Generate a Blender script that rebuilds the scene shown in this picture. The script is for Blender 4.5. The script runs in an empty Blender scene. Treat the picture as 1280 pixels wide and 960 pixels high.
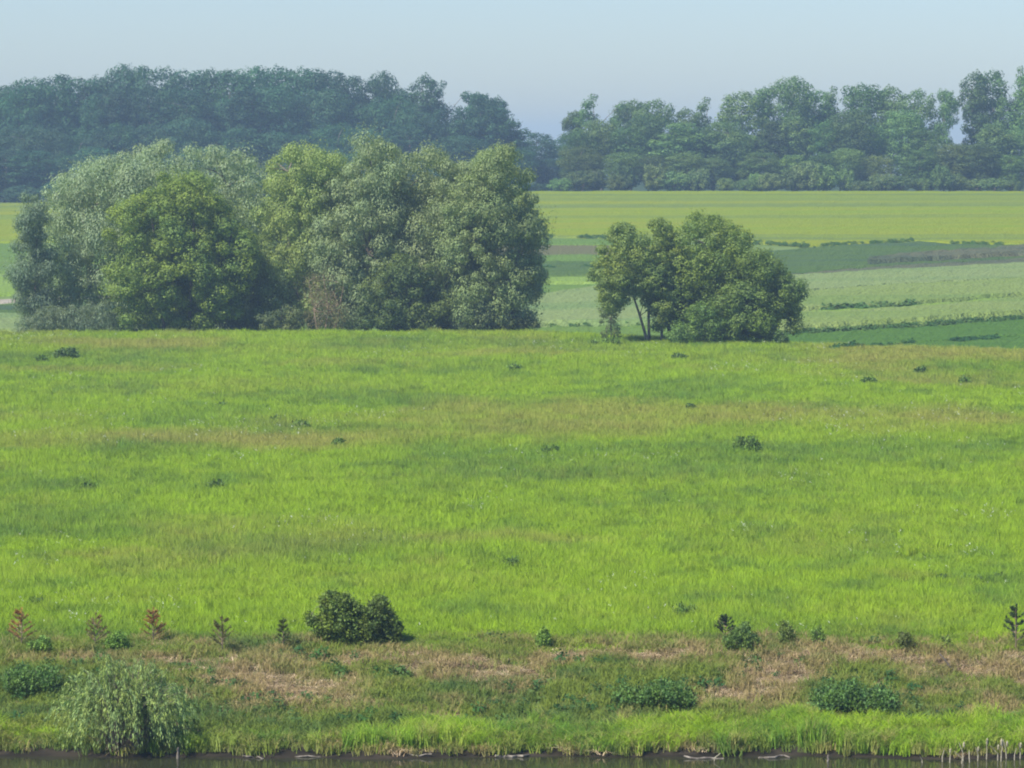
import bpy, math, random
import numpy as np
from mathutils import Vector

random.seed(7)
RS = np.random.RandomState(11)
SC = bpy.context.scene
COL = SC.collection
PI = math.pi

# ------------------------------------------------------------------ camera
CAM_H = 15.3
FPX = 4500.0                      # focal length in pixels of a 1280 wide frame
TILT = math.atan(290.0 / FPX)
cam = bpy.data.cameras.new("camera")
cam.sensor_width = 36.0
cam.lens = 36.0 * FPX / 1280.0
cam.clip_start = 0.5
cam.clip_end = 12000
camo = bpy.data.objects.new("camera", cam)
COL.objects.link(camo)
camo.location = (0, 0, CAM_H)
camo.rotation_euler = (PI / 2 - TILT, 0, 0)
SC.camera = camo

# ------------------------------------------------------------------ light
SUN_EL = math.radians(50)
SUN_AZ = math.radians(-128)       # clockwise from +Y: from the left, a little behind the camera
sun_dir = Vector((math.sin(SUN_AZ) * math.cos(SUN_EL), math.cos(SUN_AZ) * math.cos(SUN_EL), math.sin(SUN_EL)))
w = bpy.data.worlds.new("World")
SC.world = w
w.use_nodes = True
nt = w.node_tree
bg = nt.nodes["Background"]
sky = nt.nodes.new("ShaderNodeTexSky")
sky.sky_type = 'NISHITA'
sky.sun_disc = False
sky.sun_elevation = SUN_EL
sky.sun_rotation = SUN_AZ
sky.altitude = 0
sky.air_density = 1.3
sky.dust_density = 0.35
sky.ozone_density = 3.0
tint = nt.nodes.new("ShaderNodeMix"); tint.data_type = 'RGBA'; tint.blend_type = 'MULTIPLY'
tint.inputs[0].default_value = 1.0
tint.inputs[7].default_value = (0.72, 0.885, 1.26, 1)      # clear, slightly blue summer air
nt.links.new(sky.outputs[0], tint.inputs[6])
nt.links.new(tint.outputs[2], bg.inputs[0])
bg.inputs[1].default_value = 0.085
sl = bpy.data.lights.new("sun", 'SUN')
sl.energy = 5.0
sl.angle = math.radians(0.6)
sl.color = (1.0, 0.95, 0.86)
so = bpy.data.objects.new("sun", sl)
COL.objects.link(so)
so.rotation_euler = sun_dir.to_track_quat('Z', 'Y').to_euler()
SC.view_settings.view_transform = 'Standard'
SC.view_settings.look = 'None'
SC.view_settings.exposure = 0.6
SC.view_settings.gamma = 1.0
SC.render.film_transparent = False
SC.cycles.volume_bounces = 0
SC.cycles.max_bounces = 6
SC.cycles.diffuse_bounces = 3
SC.cycles.transmission_bounces = 3
SC.cycles.transparent_max_bounces = 8
SC.cycles.filter_width = 2.0
HAZE_DENSITY = 0.00043

# ------------------------------------------------------------------ noise + terrain
def _hash(ix, iy, seed):
    n = (ix.astype(np.int64) * 374761393 + iy.astype(np.int64) * 668265263 + seed * 974634777) & 0x7fffffff
    n = ((n ^ (n >> 13)) * 1274126177) & 0x7fffffff
    n = (n ^ (n >> 16)) & 0xffff
    return n / 65535.0

def vnoise(x, y, seed=0):
    x = np.asarray(x, float); y = np.asarray(y, float)
    ix = np.floor(x); iy = np.floor(y)
    fx = x - ix; fy = y - iy
    fx = fx * fx * (3 - 2 * fx); fy = fy * fy * (3 - 2 * fy)
    a = _hash(ix, iy, seed); b = _hash(ix + 1, iy, seed)
    c = _hash(ix, iy + 1, seed); d = _hash(ix + 1, iy + 1, seed)
    return (a * (1 - fx) + b * fx) * (1 - fy) + (c * (1 - fx) + d * fx) * fy

def fbm(x, y, seed=0, octv=3):
    s = 0; a = 0.5; t = 0
    for k in range(octv):
        s = s + a * vnoise(x * 2 ** k, y * 2 ** k, seed + k * 17); t += a; a *= 0.5
    return s / t

def edge_d(X):
    return np.interp(X, [-60, 3, 7.6, 12.2, 18.7, 32, 60, 200], [251, 250.7, 244, 239, 234, 226, 214, 205])

ZE = 2.6
def shore_d(X):
    X = np.asarray(X, float)
    return 90.45 + 0.16 * np.sin(X * 0.35) + 0.14 * np.sin(X * 0.93 + 1) + 0.1 * np.sin(X * 2.1) + 0.25 * (vnoise(X * 1.1, X * 0, 61) - 0.5)
def zt(X, d):
    X = np.asarray(X, float); d = np.asarray(d, float)
    X, d = np.broadcast_arrays(X, d)
    e = edge_d(X)
    shore = shore_d(X)
    z = np.full(X.shape, 13.7)
    z = np.where(d > 2, 13.7 - (d - 2) * 14.4 / 34, z)
    z = np.where(d > 36, -0.7, z)
    t = d - shore
    zb = np.interp(t, [-3.5, -0.5, 0, 0.12, 0.6, 8.2, 9.3, 10.5], [-0.7, -0.12, 0, 0.13, 0.22, 1.40, 1.50, 1.55])
    bump = (fbm(X * 0.55, d * 0.55, 5) - 0.5) * 0.32 * np.clip(t / 2, 0, 1) * np.clip((11 - t) / 3, 0, 1)
    z = np.where(t > -3.5, zb + bump, z)
    u = np.clip((d - 102) / (e - 102), 0, 1)
    zm = 1.55 + (ZE - 1.55) * u + (fbm(X * 0.06, d * 0.05, 9) - 0.5) * 0.7 * np.clip(u * 8, 0, 1) * np.clip((1 - u) * 8, 0, 1)
    z = np.where(d > 102, zm, z)
    # beyond the meadow edge: dip, then long rise to the field crest
    zc = np.interp(X, [-120, -78, 0, 120], [6.9, 7.3, 9.2, 9.25])
    v = d - e
    dip = ZE + (0.85 - ZE) * np.clip(v / 25, 0, 1) ** 1.1
    rise = 0.85 + (zc - 0.85) * np.clip((d - e - 25) / (550 - e - 25), 0, 1)
    far = np.where(v < 25, dip, rise)
    far = np.where(d > 556, zc - np.clip((d - 556) / 40, 0, 1) * 0.8 - np.clip((d - 800) / 2500, 0, 1) * 14, far)
    far = far + (fbm(X * 0.012 + 3, d * 0.02, 21) - 0.5) * 0.8 * np.clip(v / 60, 0, 1) * np.clip((540 - d) / 60, 0, 1)
    return np.where(v > 0, far, z)

CT, ST = math.cos(TILT), math.sin(TILT)
def ray(px, py):
    rx = (px - 640) / FPX; ry = (480 - py) / FPX
    return rx, CT + ry * ST, -ST + ry * CT
def pt(px, py, d):
    a, b, c = ray(px, py)
    return a * d / b, d, CAM_H + c * d / b
_DS = np.concatenate([np.arange(84, 112, 0.05), np.arange(112, 700, 0.4)])
def ground(px, py):
    a, b, c = ray(px, py)
    X = a * _DS / b; Z = CAM_H + c * _DS / b
    h = np.nonzero(Z <= zt(X, _DS))[0]
    i = h[0] if len(h) else int(np.argmin(np.abs(_DS - 553)))
    return float(X[i]), float(_DS[i]), float(zt(X[i], _DS[i]))

# ------------------------------------------------------------------ mesh helpers
def mesh_np(name, V, F, k=4, smooth=False):
    """V (n,3), F (m,k) -> mesh"""
    me = bpy.data.meshes.new(name)
    V = np.asarray(V, np.float32); F = np.asarray(F, np.int32)
    me.vertices.add(len(V)); me.vertices.foreach_set("co", V.ravel())
    me.loops.add(F.size); me.loops.foreach_set("vertex_index", F.ravel())
    me.polygons.add(len(F))
    me.polygons.foreach_set("loop_start", np.arange(len(F), dtype=np.int32) * k)
    me.polygons.foreach_set("loop_total", np.full(len(F), k, dtype=np.int32))
    me.update(calc_edges=True)
    me.polygons.foreach_set("use_smooth", np.full(len(F), smooth, dtype=bool))
    return me

def link(name, me, mat, parent=None, loc=None):
    o = bpy.data.objects.new(name, me)
    COL.objects.link(o)
    if mat is not None and me is not None and len(me.materials) == 0:
        me.materials.append(mat)
    if parent is not None:
        o.parent = parent
    if loc is not None:
        o.location = loc
    return o

def tag(o, label=None, cat=None, group=None, kind=None):
    if label: o['label'] = label
    if cat: o['category'] = cat
    if group: o['group'] = group
    if kind: o['kind'] = kind
    return o

def empty(name, loc, label, cat, group=None):
    o = bpy.data.objects.new(name, None)
    COL.objects.link(o)
    o.location = loc
    o.empty_display_size = 0.3
    return tag(o, label, cat, group)

def unit(n, rs):
    v = rs.normal(size=(n, 3)); return v / np.linalg.norm(v, axis=1)[:, None]

def leaf_quads(P, N, L, W, rs, axis=None, fold=0.0):
    """rhombic leaf clusters: centre P, normal N, half length L, half width W"""
    n = len(P)
    N = N / np.maximum(np.linalg.norm(N, axis=1)[:, None], 1e-6)
    A = unit(n, rs) if axis is None else axis + 0.35 * unit(n, rs)
    T = A - (A * N).sum(1)[:, None] * N
    T = T / np.maximum(np.linalg.norm(T, axis=1)[:, None], 1e-6)
    B = np.cross(N, T)
    L = np.broadcast_to(L, (n,))[:, None]; W = np.broadcast_to(W, (n,))[:, None]
    k = rs.uniform(-0.3, 0.3, (n, 1))
    V = np.stack([P - T * L, P + B * W + T * L * k + N * fold * W, P + T * L, P - B * W + T * L * k + N * fold * W], 1).reshape(-1, 3)
    F = np.arange(4 * n).reshape(n, 4)
    return V, F

def tubes(paths, sides=5):
    """paths: list of (points, radii) -> V,F quads"""
    Vs = []; Fs = []; base = 0
    for pts, rad in paths:
        pts = [Vector(p) for p in pts]; n = len(pts)
        for i, p in enumerate(pts):
            t = (pts[min(i + 1, n - 1)] - pts[max(i - 1, 0)])
            t = t.normalized() if t.length > 1e-6 else Vector((0, 0, 1))
            a = t.cross(Vector((0.3, 1, 0.1))).normalized(); b = t.cross(a)
            for s in range(sides):
                an = 2 * PI * s / sides
                Vs.append(p + (a * math.cos(an) + b * math.sin(an)) * rad[i])
        for i in range(n - 1):
            for s in range(sides):
                s2 = (s + 1) % sides
                Fs.append((base + i * sides + s, base + i * sides + s2, base + (i + 1) * sides + s2, base + (i + 1) * sides + s))
        base += n * sides
    return np.array([tuple(v) for v in Vs]), np.array(Fs)

def limb(a, b, r0, r1, sag, rs, n=5):
    a = np.array(a, float); b = np.array(b, float)
    L = np.linalg.norm(b - a); pts = []; rad = []
    side = rs.normal(size=3) * L * 0.06
    for i in range(n):
        t = i / (n - 1)
        p = a + (b - a) * t + side * math.sin(t * PI) + np.array([0, 0, sag * L * math.sin(t * PI)])
        pts.append(p); rad.append(r0 + (r1 - r0) * t ** 0.8)
    return pts, rad

# ------------------------------------------------------------------ materials
def new_mat(name):
    m = bpy.data.materials.new(name); m.use_nodes = True
    n = m.node_tree; n.nodes.clear()
    out = n.nodes.new("ShaderNodeOutputMaterial")
    return m, n, out

def N(nt, typ, **kw):
    n = nt.nodes.new(typ)
    for k, v in kw.items(): setattr(n, k, v)
    return n

def mixrgb(nt, a, b, fac, mode='MIX'):
    m = nt.nodes.new("ShaderNodeMix"); m.data_type = 'RGBA'; m.blend_type = mode
    for s, v in ((m.inputs[6], a), (m.inputs[7], b), (m.inputs[0], fac)):
        if hasattr(v, "is_output") or isinstance(v, bpy.types.NodeSocket): nt.links.new(v, s)
        else: s.default_value = v if not isinstance(v, tuple) else (*v, 1)
    return m.outputs[2]

def noise_fac(nt, scale, detail=3, lo=0.35, hi=0.65, coord='obj', stretch=None):
    tc = nt.nodes.new("ShaderNodeTexCoord") if coord == 'obj' else nt.nodes.new("ShaderNodeNewGeometry")
    src = tc.outputs["Object"] if coord == 'obj' else tc.outputs["Position"]
    if stretch:
        mp = nt.nodes.new("ShaderNodeMapping"); mp.inputs["Scale"].default_value = stretch
        nt.links.new(src, mp.inputs[0]); src = mp.outputs[0]
    nz = nt.nodes.new("ShaderNodeTexNoise"); nz.inputs["Scale"].default_value = scale
    nz.inputs["Detail"].default_value = detail
    nt.links.new(src, nz.inputs["Vector"])
    mr = nt.nodes.new("ShaderNodeMapRange"); mr.inputs[1].default_value = lo; mr.inputs[2].default_value = hi
    nt.links.new(nz.outputs["Fac"], mr.inputs[0])
    return mr.outputs[0]

def leafy(nt, out, col, trans=0.35, rough=0.6, gloss=0.25, tcol=(1.25, 1.3, 0.6), lift=0.0):
    p = N(nt, "ShaderNodeBsdfPrincipled")
    p.inputs["Roughness"].default_value = rough
    p.inputs["Specular IOR Level"].default_value = gloss
    nt.links.new(col, p.inputs["Base Color"])
    t = N(nt, "ShaderNodeBsdfTranslucent")
    nt.links.new(mixrgb(nt, col, tcol, 1.0, 'MULTIPLY'), t.inputs[0])
    if lift:
        # the many tiny blades of a tuft together face upward more than one flat blade does
        g = N(nt, "ShaderNodeNewGeometry"); sc_ = N(nt, "ShaderNodeVectorMath", operation='ADD')
        sc_.inputs[1].default_value = (0, 0, lift)
        nt.links.new(g.outputs["Normal"], sc_.inputs[0])
        nn = N(nt, "ShaderNodeVectorMath", operation='NORMALIZE'); nt.links.new(sc_.outputs[0], nn.inputs[0])
        nt.links.new(nn.outputs[0], p.inputs["Normal"])
    mx = N(nt, "ShaderNodeMixShader"); mx.inputs[0].default_value = trans
    nt.links.new(p.outputs[0], mx.inputs[1]); nt.links.new(t.outputs[0], mx.inputs[2])
    nt.links.new(mx.outputs[0], out.inputs[0])

def foliage_mat(name, tint=True, col=None, alt=None, vary=0.5, trans=0.3, clump_scale=0.5, gloss=0.25, rough=0.6):
    """leaf colour = object colour (or col), varied leaf by leaf and spray by spray"""
    m, nt, out = new_mat(name)
    if tint:
        base = N(nt, "ShaderNodeObjectInfo").outputs["Color"]
    else:
        rgb = N(nt, "ShaderNodeRGB"); rgb.outputs[0].default_value = (*col, 1); base = rgb.outputs[0]
    g = N(nt, "ShaderNodeNewGeometry")
    mr = N(nt, "ShaderNodeMapRange"); mr.inputs[3].default_value = 1 - vary; mr.inputs[4].default_value = 1 + vary
    nt.links.new(g.outputs["Random Per Island"], mr.inputs[0])
    cmb = N(nt, "ShaderNodeCombineColor")
    for i in range(3): nt.links.new(mr.outputs[0], cmb.inputs[i])
    c = mixrgb(nt, base, cmb.outputs[0], 1.0, 'MULTIPLY')
    f = noise_fac(nt, clump_scale, 2, 0.38, 0.62)
    c2 = mixrgb(nt, c, alt if alt else (1.3, 1.12, 0.75), 1.0, 'MULTIPLY')
    c = mixrgb(nt, c, c2, f)
    leafy(nt, out, c, trans, rough, gloss)
    return m

def grass_mat(name, lime, dark, dry, trans=0.35, vary=0.3, gloss=0.2):
    """colour from three instance attributes: dark (darker plants, in the meadow also painted swale shade), dry (plant cover) and a random one"""
    m, nt, out = new_mat(name)
    ad = N(nt, "ShaderNodeAttribute", attribute_type='INSTANCER', attribute_name='dark')
    ay = N(nt, "ShaderNodeAttribute", attribute_type='INSTANCER', attribute_name='dry')
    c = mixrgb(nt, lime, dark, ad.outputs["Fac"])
    c = mixrgb(nt, c, dry, ay.outputs["Fac"])
    oi = N(nt, "ShaderNodeObjectInfo"); g = N(nt, "ShaderNodeNewGeometry")
    ad2 = N(nt, "ShaderNodeMath", operation='ADD')
    nt.links.new(oi.outputs["Random"], ad2.inputs[0]); nt.links.new(g.outputs["Random Per Island"], ad2.inputs[1])
    mr = N(nt, "ShaderNodeMapRange"); mr.inputs[2].default_value = 2.0
    mr.inputs[3].default_value = 1 - vary; mr.inputs[4].default_value = 1 + vary
    nt.links.new(ad2.outputs[0], mr.inputs[0])
    cmb = N(nt, "ShaderNodeCombineColor")
    for i in range(3): nt.links.new(mr.outputs[0], cmb.inputs[i])
    c = mixrgb(nt, c, cmb.outputs[0], 1.0, 'MULTIPLY')
    leafy(nt, out, c, trans, 0.65, gloss, lift=1.0)
    return m

def bark_mat(name, c1, c2):
    m, nt, out = new_mat(name)
    c = mixrgb(nt, c1, c2, noise_fac(nt, 6, 4, 0.35, 0.65, stretch=(1, 1, 0.25)))
    p = N(nt, "ShaderNodeBsdfPrincipled"); p.inputs["Roughness"].default_value = 0.9
    nt.links.new(c, p.inputs["Base Color"]); nt.links.new(p.outputs[0], out.inputs[0])
    return m

def field_mat(name, c1, c2, scale=0.25, stretch=(0.12, 1, 1), c3=None, fine=0.25):
    m, nt, out = new_mat(name)
    c = mixrgb(nt, c1, c2, noise_fac(nt, scale, 4, 0.32, 0.68, 'geo', stretch))
    if c3: c = mixrgb(nt, c, c3, noise_fac(nt, scale * 0.35, 2, 0.48, 0.7, 'geo', stretch))
    f = noise_fac(nt, 3.5, 3, 0.3, 0.7, 'geo')
    mr = N(nt, "ShaderNodeMapRange"); mr.inputs[3].default_value = 1 - fine; mr.inputs[4].default_value = 1 + fine
    nt.links.new(f, mr.inputs[0])
    cmb = N(nt, "ShaderNodeCombineColor")
    for i in range(3): nt.links.new(mr.outputs[0], cmb.inputs[i])
    c = mixrgb(nt, c, cmb.outputs[0], 1.0, 'MULTIPLY')
    p = N(nt, "ShaderNodeBsdfPrincipled"); p.inputs["Roughness"].default_value = 0.9
    p.inputs["Specular IOR Level"].default_value = 0.1
    nt.links.new(c, p.inputs["Base Color"])
    b = N(nt, "ShaderNodeBump"); b.inputs["Strength"].default_value = 0.6; b.inputs["Distance"].default_value = 0.3
    nt.links.new(f, b.inputs["Height"]); nt.links.new(b.outputs[0], p.inputs["Normal"])
    nt.links.new(p.outputs[0], out.inputs[0])
    return m

M_LEAF = foliage_mat("leaves", vary=0.4, trans=0.38, clump_scale=0.35)
M_WILLOW = foliage_mat("willow_leaves", vary=0.36, trans=0.38, clump_scale=0.45, gloss=0.22, rough=0.6, alt=(1.0, 1.08, 1.12))
M_FAR = foliage_mat("wood_leaves", vary=0.28, trans=0.33, clump_scale=0.22)
M_SHRUB = foliage_mat("shrub_leaves", vary=0.65, trans=0.25, clump_scale=3.0)
M_BARK = bark_mat("bark", (0.09, 0.07, 0.05), (0.2, 0.165, 0.12))
M_TWIG = bark_mat("dry_twigs", (0.19, 0.13, 0.08), (0.3, 0.22, 0.14))
M_WOODGREY = bark_mat("weathered_wood", (0.08, 0.065, 0.05), (0.3, 0.26, 0.2))
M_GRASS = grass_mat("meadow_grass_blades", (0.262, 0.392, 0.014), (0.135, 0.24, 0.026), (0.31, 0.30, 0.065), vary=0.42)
M_BANKGRASS = grass_mat("bank_grass_blades", (0.18, 0.235, 0.03), (0.085, 0.15, 0.03), (0.31, 0.24, 0.10), trans=0.3)
M_STRAW = grass_mat("straw_stalks", (0.50, 0.36, 0.20), (0.24, 0.165, 0.09), (0.7, 0.55, 0.35), trans=0.15)
M_TALL = grass_mat("tall_grass_blades", (0.29, 0.44, 0.014), (0.13, 0.26, 0.02), (0.36, 0.34, 0.10), trans=0.35, gloss=0.3)
M_WEED = grass_mat("broad_weed_leaves", (0.06, 0.145, 0.025), (0.035, 0.1, 0.028), (0.13, 0.2, 0.05), trans=0.3)
M_CROP = {}

# ------------------------------------------------------------------ ground
def ground_mat():
    m, nt, out = new_mat("ground")
    g = N(nt, "ShaderNodeNewGeometry")
    sx = N(nt, "ShaderNodeSeparateXYZ"); nt.links.new(g.outputs["Position"], sx.inputs[0])
    meadow = mixrgb(nt, (0.10, 0.17, 0.018), (0.07, 0.125, 0.02), noise_fac(nt, 0.2, 4, 0.3, 0.7, 'geo', (0.3, 1, 1)))
    bank = mixrgb(nt, (0.085, 0.12, 0.025), (0.2, 0.14, 0.075), noise_fac(nt, 0.9, 5, 0.4, 0.62, 'geo', (0.5, 1, 1)))
    mud = mixrgb(nt, (0.018, 0.015, 0.01), (0.05, 0.04, 0.028), noise_fac(nt, 3, 4, 0.4, 0.7, 'geo', (0.25, 1, 1)))
    def step(sock, a, b):
        mr = N(nt, "ShaderNodeMapRange"); mr.inputs[1].default_value = a; mr.inputs[2].default_value = b
        nt.links.new(sock, mr.inputs[0]); return mr.outputs[0]
    c = mixrgb(nt, mud, bank, step(sx.outputs[2], 0.16, 0.26))
    c = mixrgb(nt, c, meadow, step(sx.outputs[1], 100.2, 102))
    c = mixrgb(nt, c, mixrgb(nt, (0.10, 0.16, 0.03), (0.14, 0.19, 0.05), noise_fac(nt, 0.15, 3, 0.3, 0.7, 'geo', (0.15, 1, 1))), step(sx.outputs[1], 252, 275))
    c = mixrgb(nt, c, (0.04, 0.065, 0.025), step(sx.outputs[1], 554, 558))
    p = N(nt, "ShaderNodeBsdfPrincipled"); p.inputs["Roughness"].default_value = 0.95
    p.inputs["Specular IOR Level"].default_value = 0.1
    nt.links.new(c, p.inputs["Base Color"]); nt.links.new(p.outputs[0], out.inputs[0])
    return m

def make_ground():
    xs = np.concatenate([[-2200, -1200, -700, -400, -260, -180, -140, -115], np.arange(-100, 100.1, 1.25), [115, 140, 180, 260, 400, 700, 1200, 2200]])
    ds = np.concatenate([[-400, -150, -40, 0], np.arange(2, 86, 6), np.arange(86, 104, 0.4), np.arange(104, 215, 2.2), np.arange(216, 285, 1.0), np.arange(286, 548, 4), np.arange(548, 562, 1), [570, 585, 600, 620, 650, 700, 800, 1000, 1400, 2000, 2800]])
    X, D = np.meshgrid(xs, ds)
    Z = zt(X, D)
    V = np.stack([X, D, Z], -1).reshape(-1, 3)
    nx, nd = len(xs), len(ds)
    i = np.arange(nd - 1)[:, None] * nx + np.arange(nx - 1)[None]
    F = np.stack([i, i + 1, i + 1 + nx, i + nx], -1).reshape(-1, 4)
    o = link("ground", mesh_np("ground", V, F, smooth=True), ground_mat())
    tag(o, kind='structure')
make_ground()

def water():
    m, nt, out = new_mat("pond_water")
    p = N(nt, "ShaderNodeBsdfPrincipled")
    p.inputs["Base Color"].default_value = (0.03, 0.032, 0.015, 1)
    p.inputs["Roughness"].default_value = 0.07
    p.inputs["IOR"].default_value = 1.33
    b = N(nt, "ShaderNodeBump"); b.inputs["Strength"].default_value = 0.12; b.inputs["Distance"].default_value = 0.02
    nt.links.new(noise_fac(nt, 2.2, 4, 0.2, 0.8, 'geo', (0.6, 1, 1)), b.inputs["Height"])
    nt.links.new(b.outputs[0], p.inputs["Normal"]); nt.links.new(p.outputs[0], out.inputs[0])
    xs = np.linspace(-220, 220, 60); ds = np.linspace(34, 95, 20)
    X, D = np.meshgrid(xs, ds); V = np.stack([X, D, np.zeros_like(X)], -1).reshape(-1, 3)
    i = np.arange(19)[:, None] * 60 + np.arange(59)[None]
    F = np.stack([i, i + 1, i + 61, i + 60], -1).reshape(-1, 4)
    tag(link("water", mesh_np("water", V, F), m), kind='structure')
water()

# ------------------------------------------------------------------ scattering through geometry nodes
def blade_clump(n, radius, h, width, lean, seed, curl=0.3, upright=1.0):
    rs = np.random.RandomState(seed)
    V = []; F = []
    for i in range(n):
        a = rs.uniform(0, 2 * PI); r = radius * math.sqrt(rs.uniform())
        bx, by = r * math.cos(a), r * math.sin(a)
        hh = h * rs.uniform(0.55, 1.1); wd = width * rs.uniform(0.7, 1.3)
        la = rs.uniform(0, 2 * PI); le = lean * rs.uniform(0.2, 1) * hh
        dx, dy = math.cos(la) * le, math.sin(la) * le
        fa = rs.uniform(0, PI); wx, wy = math.cos(fa) * wd / 2, math.sin(fa) * wd / 2
        k = len(V)
        mid = (bx + dx * 0.4, by + dy * 0.4, hh * 0.6 * upright)
        tip = (bx + dx * (1 + curl), by + dy * (1 + curl), hh * upright * (1 - curl * le / max(hh, .01) * 0.5))
        V += [(bx - wx, by - wy, -0.04), (bx + wx, by + wy, -0.04), (mid[0] + wx * 0.8, mid[1] + wy * 0.8, mid[2]), (mid[0] - wx * 0.8, mid[1] - wy * 0.8, mid[2]),
              (tip[0] + wx * 0.15, tip[1] + wy * 0.15, tip[2]), (tip[0] - wx * 0.15, tip[1] - wy * 0.15, tip[2])]
        F += [(k, k + 1, k + 2, k + 3), (k + 3, k + 2, k + 4, k + 5)]
    return mesh_np("blades", V, F)

def leaf_clump(n, rx, h, L, W, seed):
    rs = np.random.RandomState(seed)
    u = unit(n, rs); u[:, 2] = np.abs(u[:, 2])
    P = u * np.array([rx, rx, h]) * rs.uniform(0.35, 1, (n, 1)) ** 0.6
    Nn = u + 0.7 * unit(n, rs) + np.array([0, 0, 0.4])
    V, F = leaf_quads(P, Nn, L * rs.uniform(0.6, 1.2, n), W * rs.uniform(0.6, 1.2, n), rs)
    return mesh_np("leaf_clump", V, F)

def scatter(name, pts, scale, meshes, mat, dark=None, dry=None, kind='stuff', label=None, cat=None, flat=None, seed=1):
    rs = np.random.RandomState(seed)
    n = len(pts)
    src = bpy.data.collections.new(name + "_sources")
    for me in meshes:
        if len(me.materials) == 0: me.materials.append(mat)
        so_ = bpy.data.objects.new(name + "_piece", me)
        src.objects.link(so_)
    me = bpy.data.meshes.new(name)
    me.vertices.add(n); me.vertices.foreach_set("co", np.asarray(pts, np.float32).ravel())
    def fa(nm, arr, typ='FLOAT'):
        a = me.attributes.new(nm, typ, 'POINT')
        a.data.foreach_set('vector' if typ == 'FLOAT_VECTOR' else 'value', np.asarray(arr, np.float32 if typ != 'INT' else np.int32).ravel())
    fa('dark', dark if dark is not None else np.zeros(n)); fa('dry', dry if dry is not None else np.zeros(n))
    sc = np.asarray(scale, float)
    if sc.ndim == 1: sc = np.stack([sc, sc, sc * rs.uniform(0.75, 1.2, n)], 1)
    fa('tsc', sc, 'FLOAT_VECTOR')
    rot = np.zeros((n, 3)); rot[:, 2] = rs.uniform(0, 2 * PI, n)
    rot[:, 0] = rs.normal(0, 0.08, n); rot[:, 1] = rs.normal(0, 0.08, n)
    fa('trot', rot, 'FLOAT_VECTOR'); fa('tidx', rs.randint(0, len(meshes), n), 'INT')
    o = bpy.data.objects.new(name, me); COL.objects.link(o)
    ng = bpy.data.node_groups.new(name + "_scatter", 'GeometryNodeTree')
    ng.interface.new_socket(name="Geometry", in_out='INPUT', socket_type='NodeSocketGeometry')
    ng.interface.new_socket(name="Geometry", in_out='OUTPUT', socket_type='NodeSocketGeometry')
    gi = ng.nodes.new('NodeGroupInput'); go = ng.nodes.new('NodeGroupOutput')
    m2p = ng.nodes.new('GeometryNodeMeshToPoints')
    ci = ng.nodes.new('GeometryNodeCollectionInfo'); ci.inputs['Collection'].default_value = src
    ci.inputs['Separate Children'].default_value = True; ci.inputs['Reset Children'].default_value = True
    iop = ng.nodes.new('GeometryNodeInstanceOnPoints'); iop.inputs['Pick Instance'].default_value = True
    def na(nm, typ):
        x = ng.nodes.new('GeometryNodeInputNamedAttribute'); x.data_type = typ; x.inputs['Name'].default_value = nm
        return x.outputs['Attribute']
    L = ng.links.new
    L(gi.outputs[0], m2p.inputs['Mesh']); L(m2p.outputs[0], iop.inputs['Points'])
    L(ci.outputs[0], iop.inputs['Instance']); L(na('tidx', 'INT'), iop.inputs['Instance Index'])
    L(na('trot', 'FLOAT_VECTOR'), iop.inputs['Rotation']); L(na('tsc', 'FLOAT_VECTOR'), iop.inputs['Scale'])
    L(iop.outputs[0], go.inputs[0])
    md = o.modifiers.new("scatter", 'NODES'); md.node_group = ng
    tag(o, label, cat, kind=kind)
    return o

def patch_field(X, D, plist):
    """sum of soft ellipses given as photo positions (cx, cy, rx, ry, strength) laid on the ground"""
    s = np.zeros(X.shape)
    for cx, cy, rx, ry, st in plist:
        gx, gd, _ = ground(cx, cy)
        d1 = ground(cx, cy - ry)[1]; d0 = ground(cx, cy + ry)[1]
        wx = rx * gd / FPX; wd = max((d1 - d0) / 2, 0.4)
        q = ((X - gx) / wx) ** 2 + ((D - gd) / wd) ** 2
        s += st * np.exp(-q * 0.9)
    return s

def region_points(d0, d1, dens, seed, margin=12, pw=0):
    """random ground points; density dens per square metre, thinning as (d0/d)**pw"""
    rs = np.random.RandomState(seed)
    hw = lambda d: 655 / FPX * d + margin
    n = int((d1 - d0) * (hw(d0) + hw(d1)) * dens)
    D = rs.uniform(d0, d1, n); X = rs.uniform(-hw(d1), hw(d1), n)
    keep = np.abs(X) < hw(D)
    if pw: keep &= rs.uniform(size=n) < (d0 / D) ** pw
    n2 = int((d1 - d0) * 2 * hw(d1) * dens)
    if n2 > n:
        D2 = rs.uniform(d0, d1, n2 - n); X2 = rs.uniform(-hw(d1), hw(d1), n2 - n)
        k2 = np.abs(X2) < hw(D2)
        if pw: k2 &= rs.uniform(size=n2 - n) < (d0 / D2) ** pw
        return np.concatenate([X[keep], X2[k2]]), np.concatenate([D[keep], D2[k2]])
    return X[keep], D[keep]

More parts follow.
